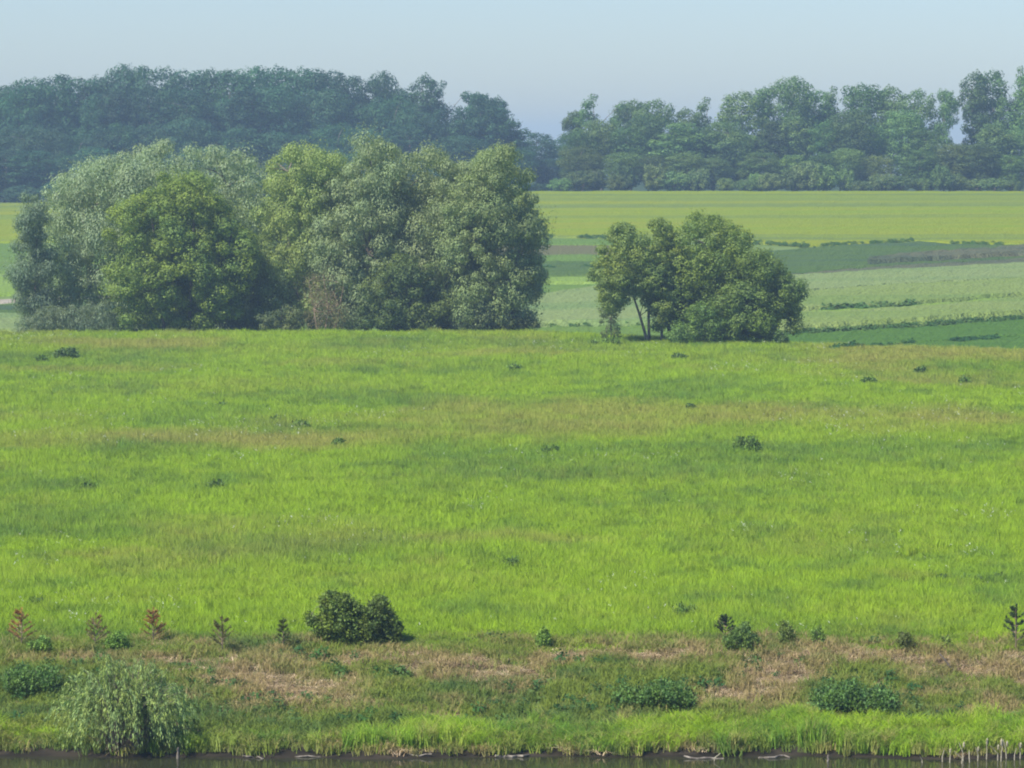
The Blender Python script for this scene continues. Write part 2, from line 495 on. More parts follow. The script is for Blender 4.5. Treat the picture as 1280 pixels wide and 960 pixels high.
MEADOW_DARK = [(640, 541, 95, 8, .9), (760, 592, 260, 13, .75), (480, 434, 60, 8, .8), (90, 612, 60, 9, .8), (440, 685, 130, 12, .8), (540, 612, 70, 8, .6), (700, 632, 60, 10, .6),  # swale shade painted into the grass colour as bands, plus darker plants
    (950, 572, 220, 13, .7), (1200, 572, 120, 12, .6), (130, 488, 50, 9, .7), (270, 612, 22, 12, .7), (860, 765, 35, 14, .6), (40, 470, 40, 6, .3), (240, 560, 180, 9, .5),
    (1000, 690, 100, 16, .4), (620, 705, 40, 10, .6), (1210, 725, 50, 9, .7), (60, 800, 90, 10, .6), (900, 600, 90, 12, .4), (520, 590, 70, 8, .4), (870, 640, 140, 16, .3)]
MEADOW_DRY = [(300, 486, 190, 10, .6), (350, 553, 320, 9, .6), (1090, 527, 240, 15, .6), (1020, 660, 200, 16, .3), (650, 440, 300, 12, .45), (100, 701, 50, 4, 1.0), (540, 712, 35, 4, 1.0),
    (1125, 728, 45, 5, .9), (500, 735, 200, 12, .5), (60, 720, 90, 15, .4), (150, 440, 200, 10, .5), (1100, 450, 260, 8, .4), (1020, 692, 120, 16, .5), (800, 770, 160, 12, .3), (30, 640, 60, 20, .3), (720, 600, 300, 12, .3), (1200, 770, 100, 12, .3)]

def build_meadow():
    X, D = region_points(99.2, 251, 13.0, 3, margin=10, pw=1.35)
    k = D < edge_d(X) + 3
    X, D = X[k], D[k]
    rs = np.random.RandomState(5)
    n = len(X)
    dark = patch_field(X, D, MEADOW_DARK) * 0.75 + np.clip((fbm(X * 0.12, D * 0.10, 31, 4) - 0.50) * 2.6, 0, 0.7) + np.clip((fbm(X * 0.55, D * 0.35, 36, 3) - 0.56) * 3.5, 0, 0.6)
    dry = patch_field(X, D, MEADOW_DRY) * 0.45 + np.clip((fbm(X * 0.09 + 40, D * 0.08, 57, 4) - 0.53) * 3.0, 0, 0.7)
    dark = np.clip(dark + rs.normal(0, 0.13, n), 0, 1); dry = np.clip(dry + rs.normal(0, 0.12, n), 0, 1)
    hv = 0.55 + 0.95 * fbm(X * 0.35, D * 0.25, 77, 3) + 0.35 * (rs.uniform(size=n) > 0.93)
    sx = (0.85 + 0.45 * (D - 100) / 150) * rs.uniform(0.8, 1.25, n)
    sz = hv * rs.uniform(0.7, 1.25, n) * np.clip((D - 98.6) / 3.5, 0.35, 1)
    sc = np.stack([sx, sx, sz], 1)
    pts = np.stack([X, D, zt(X, D)], 1)
    ms = [blade_clump(62, 0.32, 0.36, 0.02, 0.6, 100 + i) for i in range(4)]
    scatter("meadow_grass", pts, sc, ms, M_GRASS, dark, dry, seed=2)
    print("meadow tufts", n)
    # flower heads
    m, nt, out = new_mat("white_petals")
    p = N(nt, "ShaderNodeBsdfPrincipled"); p.inputs["Base Color"].default_value = (0.62, 0.66, 0.5, 1); nt.links.new(p.outputs[0], out.inputs[0])
    X, D = region_points(101, 246, 0.9, 8, margin=6)
    k = (fbm(X * 0.16, D * 0.09, 91, 3) + rs.uniform(-0.14, 0.1, len(X))) > 0.56 + np.clip((D - 140) / 600, 0, 0.1)
    X, D = X[k], D[k]; n = len(X)
    fx, fd = [], []
    for cx, cy, rx, ry, c in [(300, 580, 60, 8, 20), (395, 660, 45, 10, 26), (1010, 605, 60, 8, 16), (930, 672, 35, 6, 16), (1240, 655, 50, 8, 18), (780, 745, 50, 25, 22), (600, 640, 60, 20, 14), (60, 480, 60, 6, 14), (50, 770, 90, 14, 18), (210, 768, 40, 8, 10), (1220, 705, 30, 8, 10), (100, 690, 90, 14, 8), (690, 575, 150, 10, 18)]:
        for _ in range(c):
            g = ground(cx + rs.normal() * rx * 0.5, cy + rs.normal() * ry * 0.5); fx.append(g[0]); fd.append(g[1])
    X = np.concatenate([X, fx]); D = np.concatenate([D, fd])
    n = len(X)
    pts = np.stack([X, D, zt(X, D) + rs.uniform(0.25, 0.5, n)], 1)
    V, F = leaf_quads(rs.normal(0, 0.03, (7, 3)), unit(7, rs) + np.array([0, -0.3, 0.8]), 0.017, 0.015, rs)
    scatter("white_flowers", pts, rs.uniform(0.5, 1.25, n) * (0.8 + (D - 100) / 260), [mesh_np("flower", V, F)], m, seed=4)
build_meadow()

# ------------------------------------------------------------------ bank vegetation
STRAW = [(300, 848, 75, 26, 1.3), (330, 880, 50, 12, .6), (560, 838, 90, 20, .8), (790, 822, 80, 10, 1.3), (640, 845, 60, 20, .5), (960, 862, 90, 30, 1.1), (1110, 818, 140, 16, .9),
    (1240, 840, 70, 20, 1.0), (1190, 880, 70, 16, .6), (730, 880, 30, 14, .7), (240, 830, 60, 10, .7), (90, 828, 90, 6, .6), (450, 820, 90, 8, .6), (870, 885, 40, 18, .5), (1000, 830, 80, 20, .6), (430, 870, 60, 14, .45)]
GREENB = [(60, 870, 110, 40, 1.2), (180, 900, 110, 40, 1.0), (815, 862, 75, 22, 1.4), (1065, 865, 70, 24, 1.4), (640, 890, 80, 20, .6), (470, 845, 60, 12, .5), (640, 915, 700, 12, 1.0), (720, 850, 50, 20, .4), (1180, 905, 120, 14, .8)]
def build_bank():
    rs = np.random.RandomState(21)
    X, D = region_points(89.9, 101.2, 46, 22, margin=8)
    z = zt(X, D)
    k = z > 0.06
    X, D, z = X[k], D[k], z[k]; n = len(X)
    st = patch_field(X, D, STRAW) + (fbm(X * 0.7, D * 1.1, 12, 4) - 0.5) * 3.2 - 0.08
    gr = patch_field(X, D, GREENB)
    q = st - gr + rs.normal(0, 0.3, n)
    isst = q > 0.56 + (fbm(X * 2.2, D * 2.2, 15, 2) - 0.5) * 1.1
    pts = np.stack([X, D, z], 1)
    # straw: flattened stalks
    a = isst & (rs.uniform(size=n) < 0.8)
    ms = [blade_clump(20, 0.16, 0.22, 0.016, 2.2, 300 + i, curl=0.4, upright=0.5) for i in range(4)]
    na = a.sum()
    scatter("dry_straw", pts[a], rs.uniform(0.7, 1.3, na), ms, M_STRAW, np.clip(rs.uniform(-0.3, 1, na) + (fbm(X[a] * 1.2, D[a] * 1.2, 3) - .5), 0, 1), np.clip(rs.uniform(-1, 1, na), 0, 1), seed=5)
    b = (~isst) | (rs.uniform(size=n) < 0.22)
    nb = b.sum()
    ms = [blade_clump(18, 0.16, 0.24, 0.02, 0.9, 320 + i) for i in range(4)]
    dark = np.clip((fbm(X[b] * 0.7, D[b] * 0.9, 44, 4) - 0.42) * 3 + rs.normal(0, 0.15, nb), 0, 1)
    dry = np.clip((q[b] + 0.32) * 0.9 + (fbm(X[b] * 1.4, D[b] * 1.4, 49, 3) - .5) * 1.6 + rs.normal(0, 0.15, nb), 0, 1)
    hs = 0.6 + 0.9 * fbm(X[b] * 0.9, D[b] * 0.9, 63, 3)
    scatter("bank_grass", pts[b], rs.uniform(0.7, 1.2, nb) * hs, ms, M_BANKGRASS, dark, dry, seed=6)
    # broad leaved low weeds
    X2, D2 = region_points(92.4, 102.5, 3.2, 26, margin=8)
    g2 = patch_field(X2, D2, GREENB) + (fbm(X2 * 0.6, D2 * 0.8, 71, 3) - 0.5) * 1.8
    k = g2 > 0.35
    X2, D2 = X2[k], D2[k]; n2 = len(X2)
    ms = [leaf_clump(60, 0.2, 0.25, 0.05, 0.028, 340 + i) for i in range(3)]
    scatter("broadleaf_weeds", np.stack([X2, D2, zt(X2, D2)], 1), rs.uniform(0.6, 1.4, n2), ms, M_WEED, rs.uniform(0, 1, n2), np.clip(rs.uniform(-1, 1, n2), 0, 1), seed=7)
    # tall bright grass on the shore
    X3, D3 = region_points(89.8, 95.6, 34, 28, margin=8)
    t = D3 - shore_d(X3)
    pxa = X3 / D3 * FPX + 640
    lush = np.interp(pxa, [-100, 0, 60, 110, 230, 250, 400, 460, 560, 640, 760, 820, 890, 930, 1000, 1400], [.55, .55, .5, .2, .2, .45, .5, .8, .95, .75, .65, 1, 1, .8, .95, 1])
    cover = fbm(X3 * 0.8, D3 * 0.6, 81, 3)
    k = (t > 0.02 + 0.4 * vnoise(X3 * 0.9, D3 * 0, 3) ** 2) & (t < 0.8 + 1.5 * lush + (cover - .5) * 1.5) & (rs.uniform(size=len(X3)) < lush) & (cover > 0.3)
    X3, D3, lush, t, cover = X3[k], D3[k], lush[k], t[k], cover[k]; n3 = len(X3)
    tall = np.clip((fbm(X3 * 0.33, D3 * 0.5, 83, 2) - 0.3) * 2.4, 0.45, 1.15)
    ms = [blade_clump(40, 0.15, 0.62, 0.018, 0.5, 360 + i, curl=0.5) for i in range(4)]
    hs = (0.45 + 0.7 * lush) * (0.5 + 0.9 * cover) * np.clip(1.25 - t * 0.15, 0.6, 1.1) * tall * 1.25
    s = rs.uniform(0.8, 1.2, n3)
    scatter("tall_shore_grass", np.stack([X3, D3, zt(X3, D3)], 1), np.stack([s, s, s * hs], 1), ms, M_TALL,
            np.clip((fbm(X3 * 0.6, D3, 88, 3) - 0.42) * 2.6 + (1 - lush) * .5 + rs.normal(0, 0.2, n3), 0, 1), np.clip(rs.uniform(-1.6, 0.9, n3) + (t < 0.9) * 0.2, 0, 1), seed=8)
    print("bank", na, nb, n2, n3)
build_bank()

# ------------------------------------------------------------------ fields beyond the meadow
def curve(pts, px):
    return np.interp(px, [p[0] for p in pts], [p[1] for p in pts])

def field(name, top, bot, x0, x1, h, mat, cols=90, rows=14, bump=0.12, seed=1):
    """a crop standing h metres high over the ground between two boundary lines"""
    pxs = np.linspace(x0, x1, cols)
    V = np.zeros((rows + 2, cols, 3))
    for j, px in enumerate(pxs):
        X1, D1, _ = ground(px, float(curve(top, px))); X0, D0, _ = ground(px, float(curve(bot, px)))
        D0 = max(D0, float(edge_d(X0)) + 14); D1 = max(D1, float(edge_d(X1)) + 15)
        if D1 < D0 + 0.3: D1 = D0 + 0.3; X1 = X0
        for i in range(rows):
            t = i / (rows - 1)
            x = X0 + (X1 - X0) * t; d = D0 + (D1 - D0) * t
            x += (RS.uniform() - .5) * 0.2
            V[i + 1, j] = (x, d, float(zt(x, d)) + h + (float(fbm(np.array(x * 1.1), np.array(d * 0.7), seed)) - .5) * bump * 2)
        V[0, j] = V[1, j] - np.array([0, 0.8 + h, h + 0.08 + bump]); V[-1, j] = V[-2, j] + np.array([0, 0.3, -(h + 0.3 + bump)])
    nx = cols; nr = rows + 2
    i = np.arange(nr - 1)[:, None] * nx + np.arange(nx - 1)[None]
    F = np.stack([i, i + 1, i + 1 + nx, i + nx], -1).reshape(-1, 4)
    V = V.reshape(-1, 3)
    # close both ends
    Fl = F.tolist()
    ends = []
    o = link(name, mesh_np(name, V, F, smooth=False), mat)
    tag(o, kind='structure')
    FIELDS.append((top, bot, x0, x1, h, name))
    return o
FIELDS = []
F_YEL = field_mat("ripening_crop", (0.172, 0.24, 0.006), (0.215, 0.238, 0.008), 0.22, (0.06, 1, 1), (0.125, 0.175, 0.035))
F_PALE = field_mat("pale_oats", (0.17, 0.225, 0.07), (0.19, 0.24, 0.08), 0.3, (0.08, 1, 1), (0.13, 0.2, 0.06))
F_PALE2 = field_mat("pale_barley", (0.16, 0.22, 0.045), (0.185, 0.235, 0.065), 0.3, (0.08, 1, 1), (0.12, 0.19, 0.04))
F_LIME = field_mat("young_barley", (0.16, 0.25, 0.03), (0.18, 0.26, 0.05), 0.4, (0.08, 1, 1))
F_TEAL = field_mat("beet_leaves", (0.06, 0.11, 0.02), (0.078, 0.122, 0.024), 0.5, (0.1, 1, 1), (0.055, 0.095, 0.04))
F_DGREEN = field_mat("potato_leaves", (0.055, 0.125, 0.012), (0.07, 0.14, 0.016), 0.6, (0.15, 1, 1))
F_GREEN = field_mat("clover", (0.1, 0.175, 0.028), (0.12, 0.19, 0.03), 0.4, (0.1, 1, 1))
F_GREY = field_mat("fallow_weeds", (0.085, 0.105, 0.05), (0.12, 0.115, 0.06), 0.6, (0.1, 1, 1), (0.055, 0.08, 0.04))
F_BROWN = field_mat("ploughed_soil", (0.125, 0.115, 0.05), (0.115, 0.12, 0.045), 0.6, (0.1, 1, 1))
F_SAND = field_mat("sandy_track", (0.363, 0.317, 0.238), (0.297, 0.264, 0.185), 0.6, (0.3, 1, 1))

LB = [(-200, 308), (20, 304), (680, 297), (900, 301), (1000, 309), (1150, 302), (1200, 306), (1500, 308)]
field("field", [(-200, 256), (0, 255), (680, 240.5), (1500, 240.5)], LB, -200, 1480, 0.2, F_YEL, cols=120, rows=30, bump=0.12)
field("field", [(500, 299), (900, 302)], [(500, 306), (900, 308)], 500, 860, 0.15, F_GREEN, cols=30, rows=5)
field("ploughed_field", [(500, 307), (900, 307)], [(500, 321), (900, 318)], 500, 860, 0.05, F_BROWN, cols=40, rows=5, bump=.05)
field("field", [(500, 322), (900, 320)], [(500, 329), (900, 328)], 500, 880, 0.2, F_GREEN, cols=30, rows=5)
field("field", [(500, 330), (900, 329)], [(500, 348), (900, 345)], 500, 900, 0.25, F_TEAL, cols=40, rows=6)
field("field", [(500, 352), (760, 350), (900, 347)], [(500, 358), (760, 356), (900, 352)], 500, 900, 0.35, F_LIME, cols=40, rows=4)
field("field", [(500, 360), (760, 358), (900, 354)], [(500, 392), (690, 374), (770, 360.5), (900, 356)], 500, 900, 0.2, F_GREEN, cols=40, rows=5)
field("field", [(500, 394), (690, 375), (770, 361.5), (900, 357)], [(500, 412), (760, 411), (900, 408)], 500, 900, 0.7, F_PALE, cols=50, rows=12)
field("field", [(500, 414), (900, 410)], [(500, 440), (900, 440)], 500, 900, 0.25, F_GREEN, cols=50, rows=6)
# right hand strips
L1 = [(880, 358), (1000, 352.5), (1130, 345), (1280, 337), (1500, 325)]
L2 = [(880, 384), (1000, 375), (1100, 367), (1180, 363), (1280, 357), (1500, 346)]
L3 = [(880, 405), (1000, 397), (1130, 390), (1280, 377), (1500, 360)]
L4 = [(880, 428), (1000, 421), (1130, 413), (1280, 402), (1500, 387)]
L5 = [(880, 446), (1000, 440), (1080, 437), (1180, 430), (1280, 424), (1500, 412)]
def sh(L, k): return [(a, b + k) for a, b in L]
field("field", [(880, 322), (980, 316), (1050, 310), (1150, 305), (1200, 309), (1500, 311)], [(880, 352), (1000, 345), (1110, 335), (1280, 326), (1500, 318)], 880, 1480, 0.3, F_TEAL, cols=70, rows=12)
field("fallow_field", [(1090, 331), (1120, 326), (1200, 320), (1280, 314.5), (1500, 312)], sh(L1, -14), 1085, 1480, 0.75, F_GREY, cols=60, rows=6, bump=0.2)
field("fallow_field", [(880, 353), (1000, 345.5), (1110, 336), (1280, 326.5), (1500, 318.5)], sh(L1, -1.5), 880, 1480, 0.3, F_GREY, cols=60, rows=7, bump=0.15)
field("field", L1, sh(L2, -1.5), 880, 1480, 0.75, F_PALE, cols=80, rows=9)
field("field", L2, sh(L3, -1.5), 880, 1480, 0.75, F_PALE2, cols=80, rows=9)
field("field", sh(L3, 0.2), sh(L3, 6), 880, 1480, 0.5, F_LIME, cols=80, rows=4)
field("field", sh(L3, 6.3), sh(L4, -2.5), 880, 1480, 0.8, F_PALE2, cols=80, rows=7)
field("field", sh(L4, 1.5), sh(L5, -1), 880, 1480, 0.3, F_DGREEN, cols=80, rows=7, bump=0.1)
field("field", sh(L5, 1), sh(L5, 30), 880, 1480, 0.25, F_DGREEN, cols=80, rows=7, bump=0.1)
# left edge
field("field", [(-200, 311), (60, 307)], [(-200, 345), (60, 341)], -200, 300, 0.35, F_GREEN, cols=40, rows=6)
field("field", [(-200, 349), (60, 345)], [(-200, 374), (60, 369)], -200, 300, 0.3, F_LIME, cols=40, rows=6)
field("path", [(-200, 383), (0, 375), (50, 372), (300, 366)], [(-200, 388), (0, 380), (50, 375.5), (300, 369)], -200, 300, 0.04, F_SAND, cols=40, rows=3, bump=0.02)
field("field", [(-200, 392), (60, 383), (300, 378)], [(-200, 401), (60, 398), (300, 396)], -200, 300, 0.3, F_TEAL, cols=40, rows=6)
field("field", [(-200, 403), (60, 400), (300, 398)], [(-200, 430), (60, 430), (300, 430)], -200, 300, 0.6, F_PALE, cols=40, rows=6)

def field_edges():
    """rough weeds along the strip boundaries"""
    rs = np.random.RandomState(33)
    P = []; S = []; DK = []; DR = []
    for L, x0, x1, dn, hh, dk in [(sh(L4, 0.5), 940, 1420, 1.6, 0.6, 0.55), (L5, 1040, 1420, 0.9, 0.45, 1.0), (sh(L3, -1), 940, 1420, 0.8, 0.45, 0.6), (sh(L2, -1), 940, 1420, 1.3, 0.4, 0.4), (LB, 940, 1420, 1.2, 0.4, 0.35), (LB, 660, 800, 1.2, 0.4, 0.3),
                              (sh(L1, -1), 940, 1420, 1.0, 0.6, 0.9), ([(880, 322), (980, 316), (1050, 310), (1150, 305), (1200, 309), (1500, 311)], 940, 1150, 0.3, 0.3, 0.6),
                              ([(500, 412), (760, 411), (900, 408)], 640, 800, 1.5, 0.5, 0.6), ([(1000, 395), (1130, 389), (1200, 385)], 1030, 1170, 1.2, 0.9, 0.5),
                              ([(500, 338), (760, 336)], 640, 800, 1.0, 0.4, 0.7)]:
        n = int((x1 - x0) * dn)
        for _ in range(n):
            px = rs.uniform(x0, x1); g = ground(px, float(curve(L, px)) + rs.normal() * 0.6)
            if vnoise(np.array(px * 0.06), np.array(dn), 4) < 0.3: continue
            P.append((g[0], g[1], g[2] + 0.1)); S.append(rs.uniform(0.3, 0.9) * hh / 0.5); DK.append(dk * rs.uniform(0.6, 1.2)); DR.append(rs.uniform(0, 1) ** 2 * (dk < 0.7))
    ms = [leaf_clump(50, 0.55, 0.55, 0.14, 0.09, 400 + i) for i in range(3)]
    scatter("field_edge_weeds", P, np.array(S), ms, M_WEED, np.clip(DK, 0, 1), np.clip(DR, 0, 1), seed=9)
field_edges()

# ------------------------------------------------------------------ trees and shrubs from outlines
def poly_area_inside(poly, x, z):
    inside = np.zeros(x.shape, bool); n = len(poly)
    dist = np.full(x.shape, 1e9)
    for i in range(n):
        x0, z0 = poly[i]; x1, z1 = poly[(i + 1) % n]
        c = ((z0 > z) != (z1 > z)) & (x < (x1 - x0) * (z - z0) / ((z1 - z0) if abs(z1 - z0) > 1e-9 else 1e-9) + x0)
        inside ^= c
        ex, ez = x1 - x0, z1 - z0
        t = np.clip(((x - x0) * ex + (z - z0) * ez) / (ex * ex + ez * ez + 1e-12), 0, 1)
        dist = np.minimum(dist, np.hypot(x - x0 - t * ex, z - z0 - t * ez))
    return inside, dist

def crown_clumps(poly, depth, r, count, rs, flatbase=None):
    """clump centres (x,y,z) and radii filling an outline given in metres (x,z) round y=0"""
    P = np.array(poly); lo = P.min(0); hi = P.max(0)
    m = count * 40
    x = rs.uniform(lo[0], hi[0], m); z = rs.uniform(lo[1], hi[1], m)
    ins, dist = poly_area_inside(poly, x, z)
    k = ins & (dist > r * 0.45)
    x, z, dist = x[k], z[k], dist[k]
    R = max(dist.max(), 1e-3)
    half = depth * np.sqrt(np.clip(1 - (1 - np.clip(dist / R, 0, 1)) ** 2, 0, 1))
    y = rs.choice([-1, 1], len(x), p=[0.58, 0.42]) * half * rs.uniform(0, 1, len(x)) ** 0.35
    C = np.stack([x, y, z], 1)
    out = [C[0]]; ids = [0]
    step = max(1, len(C) // (count * 30))
    # best-candidate spacing
    md = np.linalg.norm(C - C[0], axis=1)
    for _ in range(count - 1):
        cand = rs.randint(0, len(C), 14)
        b = cand[np.argmax(md[cand])]
        ids.append(b); md = np.minimum(md, np.linalg.norm(C - C[b], axis=1))
    ids = np.array(ids)
    rr = r * rs.uniform(0.7, 1.25, len(ids))
    rr = np.minimum(rr, dist[ids] * 1.25 + 0.12 * r)
    return C[ids], np.maximum(rr, r * 0.35)

def crown_mesh(name, C, R, per, L, W, rs, dens=1.0, loose=0.0, spray=0.0, droop=0.0, up=0.35, flat=0.8, upbias=0.0):
    nC = len(C)
    n = (per * dens * (R / R.mean()) ** 2).astype(int) + 4
    idx = np.repeat(np.arange(nC), n); T = len(idx)
    u = unit(T, rs)
    if upbias: u[:, 2] = np.where(rs.uniform(size=T) < upbias, np.abs(u[:, 2]), u[:, 2])
    rad = rs.uniform(0.25, 1, T) ** 0.45
    lump = 1 + 0.22 * np.sin(u[:, 0] * 5 + idx) * np.sin(u[:, 2] * 6 + idx * 2.1)
    P = C[idx] + u * (R[idx] * rad * lump)[:, None] * np.array([1, 1, flat])
    spr = rs.uniform(size=nC) < 0.3
    m_ = spr[idx] & (rs.uniform(size=T) < 0.3 * spray)
    P[m_] += (u[m_] * np.array([0.8, 0.8, 0.5]) + np.array([0, 0, 0.45])) * (R[idx][m_] * rs.uniform(0.2, 1.0, m_.sum()))[:, None]
    if droop:
        P[:, 2] -= droop * R[idx] * rs.uniform(0, 1, T) ** 2 * 1.2
    if loose:
        P += rs.normal(0, 1, (T, 3)) * (R[idx] * loose * 0.55)[:, None]
        P[:, 2] = np.maximum(P[:, 2], 0.0)
    Nn = u * (1.1 - 0.8 * loose) + (0.5 + 0.6 * loose) * unit(T, rs) + np.array([0, 0, up])
    s = rs.uniform(0.65, 1.35, T)
    ax = None
    if loose: ax = np.stack([u[:, 0] * 0.7, u[:, 1] * 0.7, np.full(T, 0.9)], 1)
    if droop: ax = np.stack([u[:, 0] * 0.5, u[:, 1] * 0.5, np.full(T, -1.0)], 1)
    V, F = leaf_quads(P, Nn, L * s, W * s, rs, axis=ax)
    return mesh_np(name, V, F)

def wood_paths(stems, C, R, rs, r0, nl=12, twig=0.25):
    """stems: list of polylines; limbs run from the stems to clump centres"""
    paths = []
    for st in stems:
        n = len(st)
        paths.append((st, [r0 * (1 - 0.65 * i / (n - 1)) for i in range(n)]))
    nodes = np.array([p for st in stems for p in st[1:]])
    sel = rs.permutation(len(C))[:nl]
    for i in sel:
        c = C[i]
        dd = np.linalg.norm(nodes - c, axis=1) + np.where(nodes[:, 2] > c[2], 5, 0)
        a = nodes[np.argmin(dd)]
        paths.append(limb(a, c, r0 * 0.38, r0 * 0.08, 0.08, rs))
    return paths

def outline_tree(name, label, cat, outline, px, d, col, mat, depth=None, r=1.1, count=90, per=190, L=0.16, W=0.1, droop=0.0,
                 stems=None, r0=0.22, nl=14, seed=1, group=None, bark=None, base=None, flat=0.8, up=0.35, crown_name='crown', stem_name='trunk', loose=0.0, ragged=1.0, gaps=0.0):
    """outline: photo positions of the crown edge, set at its own distance d; stems: list of polylines in photo positions with depth offsets"""
    rs = np.random.RandomState(seed)
    bx = (px - 640) * d / FPX
    bz = float(zt(bx, d)) - 0.03
    root = empty(name, (bx, d, bz), label, cat, group)
    poly = []
    for (a, b) in outline:
        q = pt(a, b, d); poly.append((q[0] - bx, max(q[2] - bz, 0.0)))
    if not loose:
        pp = []
        for i_ in range(len(poly)):
            a_, b_ = np.array(poly[i_]), np.array(poly[(i_ + 1) % len(poly)])
            sg = b_ - a_; ln_ = np.hypot(*sg); k_ = max(1, int(ln_ / (r * 1.1)))
            for q_ in range(k_):
                p_ = a_ + sg * q_ / k_
                if p_[1] > 0.6: p_ = p_ + np.array([sg[1], -sg[0]]) / max(ln_, 1e-6) * rs.uniform(-0.75, 0.75) * r * ragged
                pp.append((float(p_[0]), max(float(p_[1]), 0.0)))
        poly = pp
    wdt = max(p[0] for p in poly) - min(p[0] for p in poly)
    if depth is None: depth = wdt * 0.42
    C, R = crown_clumps(poly, depth, r, int(count * 1.15), rs)
    if not loose:
        R = R * rs.choice([0.55, 0.8, 1.0, 1.25], len(R), p=[.25, .25, .3, .2])
    if gaps:
        kk = vnoise(C[:, 0] * 0.75 / r + seed, C[:, 2] * 0.8 / r, 5) > gaps
        C, R = C[kk], R[kk]
    cm = crown_mesh(crown_name, C, R, per, L * 0.47, W * 0.56, rs, dens=2.6, loose=loose, spray=1.0 if not loose else 0.0, droop=droop, flat=flat, up=up)
    co = link(crown_name, cm, mat, root); co.color = (*col, 1)
    top = max(p[1] for p in poly)
    if stems is None:
        stems = [[(px, None, 0), (px, 0.35, 0), (px + 2, 0.6, 0), (px, 0.85, 0)]]
    allst = []
    for st in stems:
        w_ = []
        for i, s_ in enumerate(st):
            if len(s_) == 3 and (s_[1] is None or s_[1] <= 1.0):
                zz = -0.3 if s_[1] is None else top * s_[1]
                w_.append(np.array([(s_[0] - px) * d / FPX, s_[2], zz]))
            else:
                q = pt(s_[0], s_[1], d + s_[2]); w_.append(np.array([q[0] - bx, s_[2], q[2] - bz]))
        allst.append(w_)
    per_stem = max(2, nl // len(allst))
    for w_ in allst:
        nodes = np.array(w_)
        near = np.argsort(np.linalg.norm(C[:, None, :] - nodes[None], axis=2).min(1))[: per_stem * 4]
        V, F = tubes(wood_paths([w_], C[near], R[near], rs, r0, per_stem), 6)
        link(stem_name, mesh_np(stem_name, V, F, smooth=True), bark or M_BARK, root)
    return root

# --- the willow and ash clump behind the meadow, left
SILVER = (0.28, 0.34, 0.175); GREENL = (0.165, 0.25, 0.05); OLIVE = (0.28, 0.34, 0.09); GREYOL = (0.26, 0.31, 0.135); DULL = (0.25, 0.29, 0.12)
outline_tree("willow_tree", "small slender silvery willow at the left end of the near tree group", "tree",
    [(18, 380), (12, 330), (16, 280), (28, 240), (42, 230), (58, 250), (66, 300), (70, 360), (62, 412), (30, 412)], 44, 256, (0.18, 0.235, 0.13), M_WILLOW,
    r=0.7, count=70, per=150, L=0.17, W=0.06, droop=0.5, r0=0.1, nl=10, ragged=0.5, seed=101)
outline_tree("willow_tree", "broad silvery domed willow behind the bright green tree at left", "tree",
    [(44, 412), (32, 350), (38, 290), (54, 238), (84, 208), (125, 190), (170, 182), (205, 172), (240, 175), (290, 180), (318, 196), (334, 214), (338, 300), (330, 412)], 190, 262, SILVER, M_WILLOW,
    depth=6, r=1.1, count=320, per=190, L=0.2, W=0.075, droop=0.4, ragged=0.4, stems=[[(120, None, 0), (112, 0.3, 0), (104, 0.6, 0)], [(200, None, 1), (205, 0.4, 0), (215, 0.75, 0)], [(260, None, 0), (275, 0.4, 0), (285, 0.75, 0)]], r0=0.28, nl=30, seed=102)
outline_tree("leafy_tree", "bright green leafy tree low in front of the silvery domed willow", "tree",
    [(142, 412), (148, 372), (136, 345), (138, 318), (124, 298), (134, 270), (150, 246), (176, 234), (200, 218), (232, 214), (262, 222), (290, 246), (302, 280), (318, 310), (322, 350), (312, 385), (306, 412)], 225, 253.5, GREENL, M_LEAF,
    depth=4.2, r=0.85, count=210, per=180, L=0.15, W=0.1, stems=[[(205, None, 0), (200, 0.35, 0), (190, 0.7, 0)], [(235, None, 0), (240, 0.4, 0), (244, 0.8, 0)], [(262, None, 0), (275, 0.3, 0), (290, 0.6, 0)]], r0=0.16, nl=24, seed=103)
outline_tree("willow_tree", "tall yellow-green willow with twin rounded top next to the domed willow", "tree",
    [(308, 412), (312, 330), (320, 260), (328, 205), (345, 178), (362, 180), (375, 168), (395, 172), (408, 188), (430, 196), (440, 260), (440, 330), (430, 412)], 372, 258, OLIVE, M_WILLOW,
    depth=3.6, r=0.95, count=150, per=200, L=0.18, W=0.075, droop=0.4, r0=0.24, nl=20, seed=104,
    stems=[[(365, None, 0), (362, 0.4, 0), (360, 0.8, 0)], [(388, None, 0), (396, 0.4, 0), (400, 0.7, 0)]])
outline_tree("willow_tree", "grey-green willow with a pointed top in the middle of the group", "tree",
    [(392, 412), (388, 340), (396, 260), (416, 215), (440, 180), (455, 168), (475, 176), (494, 186), (512, 205), (522, 300), (520, 412)], 455, 256, GREYOL, M_WILLOW,
    depth=3.8, r=0.95, count=155, per=200, L=0.18, W=0.075, droop=0.35, r0=0.22, nl=20, seed=105,
    stems=[[(440, None, 0), (432, 0.3, -1), (420, 0.6, 0)], [(458, None, 0), (462, 0.4, 0), (465, 0.8, 0)]])
outline_tree("willow_tree", "dull olive willow with broken flat top right of the pointed one", "tree",
    [(474, 412), (468, 330), (470, 260), (486, 200), (512, 190), (540, 184), (566, 192), (592, 192), (620, 225), (628, 320), (620, 412)], 545, 257, DULL, M_WILLOW,
    depth=4.0, r=1.0, count=175, per=190, L=0.17, W=0.085, droop=0.3, r0=0.22, nl=22, seed=106,
    stems=[[(520, None, 0), (512, 0.35, 0), (505, 0.7, 0)], [(548, None, 0), (560, 0.3, -1.5), (575, 0.6, 0)]])
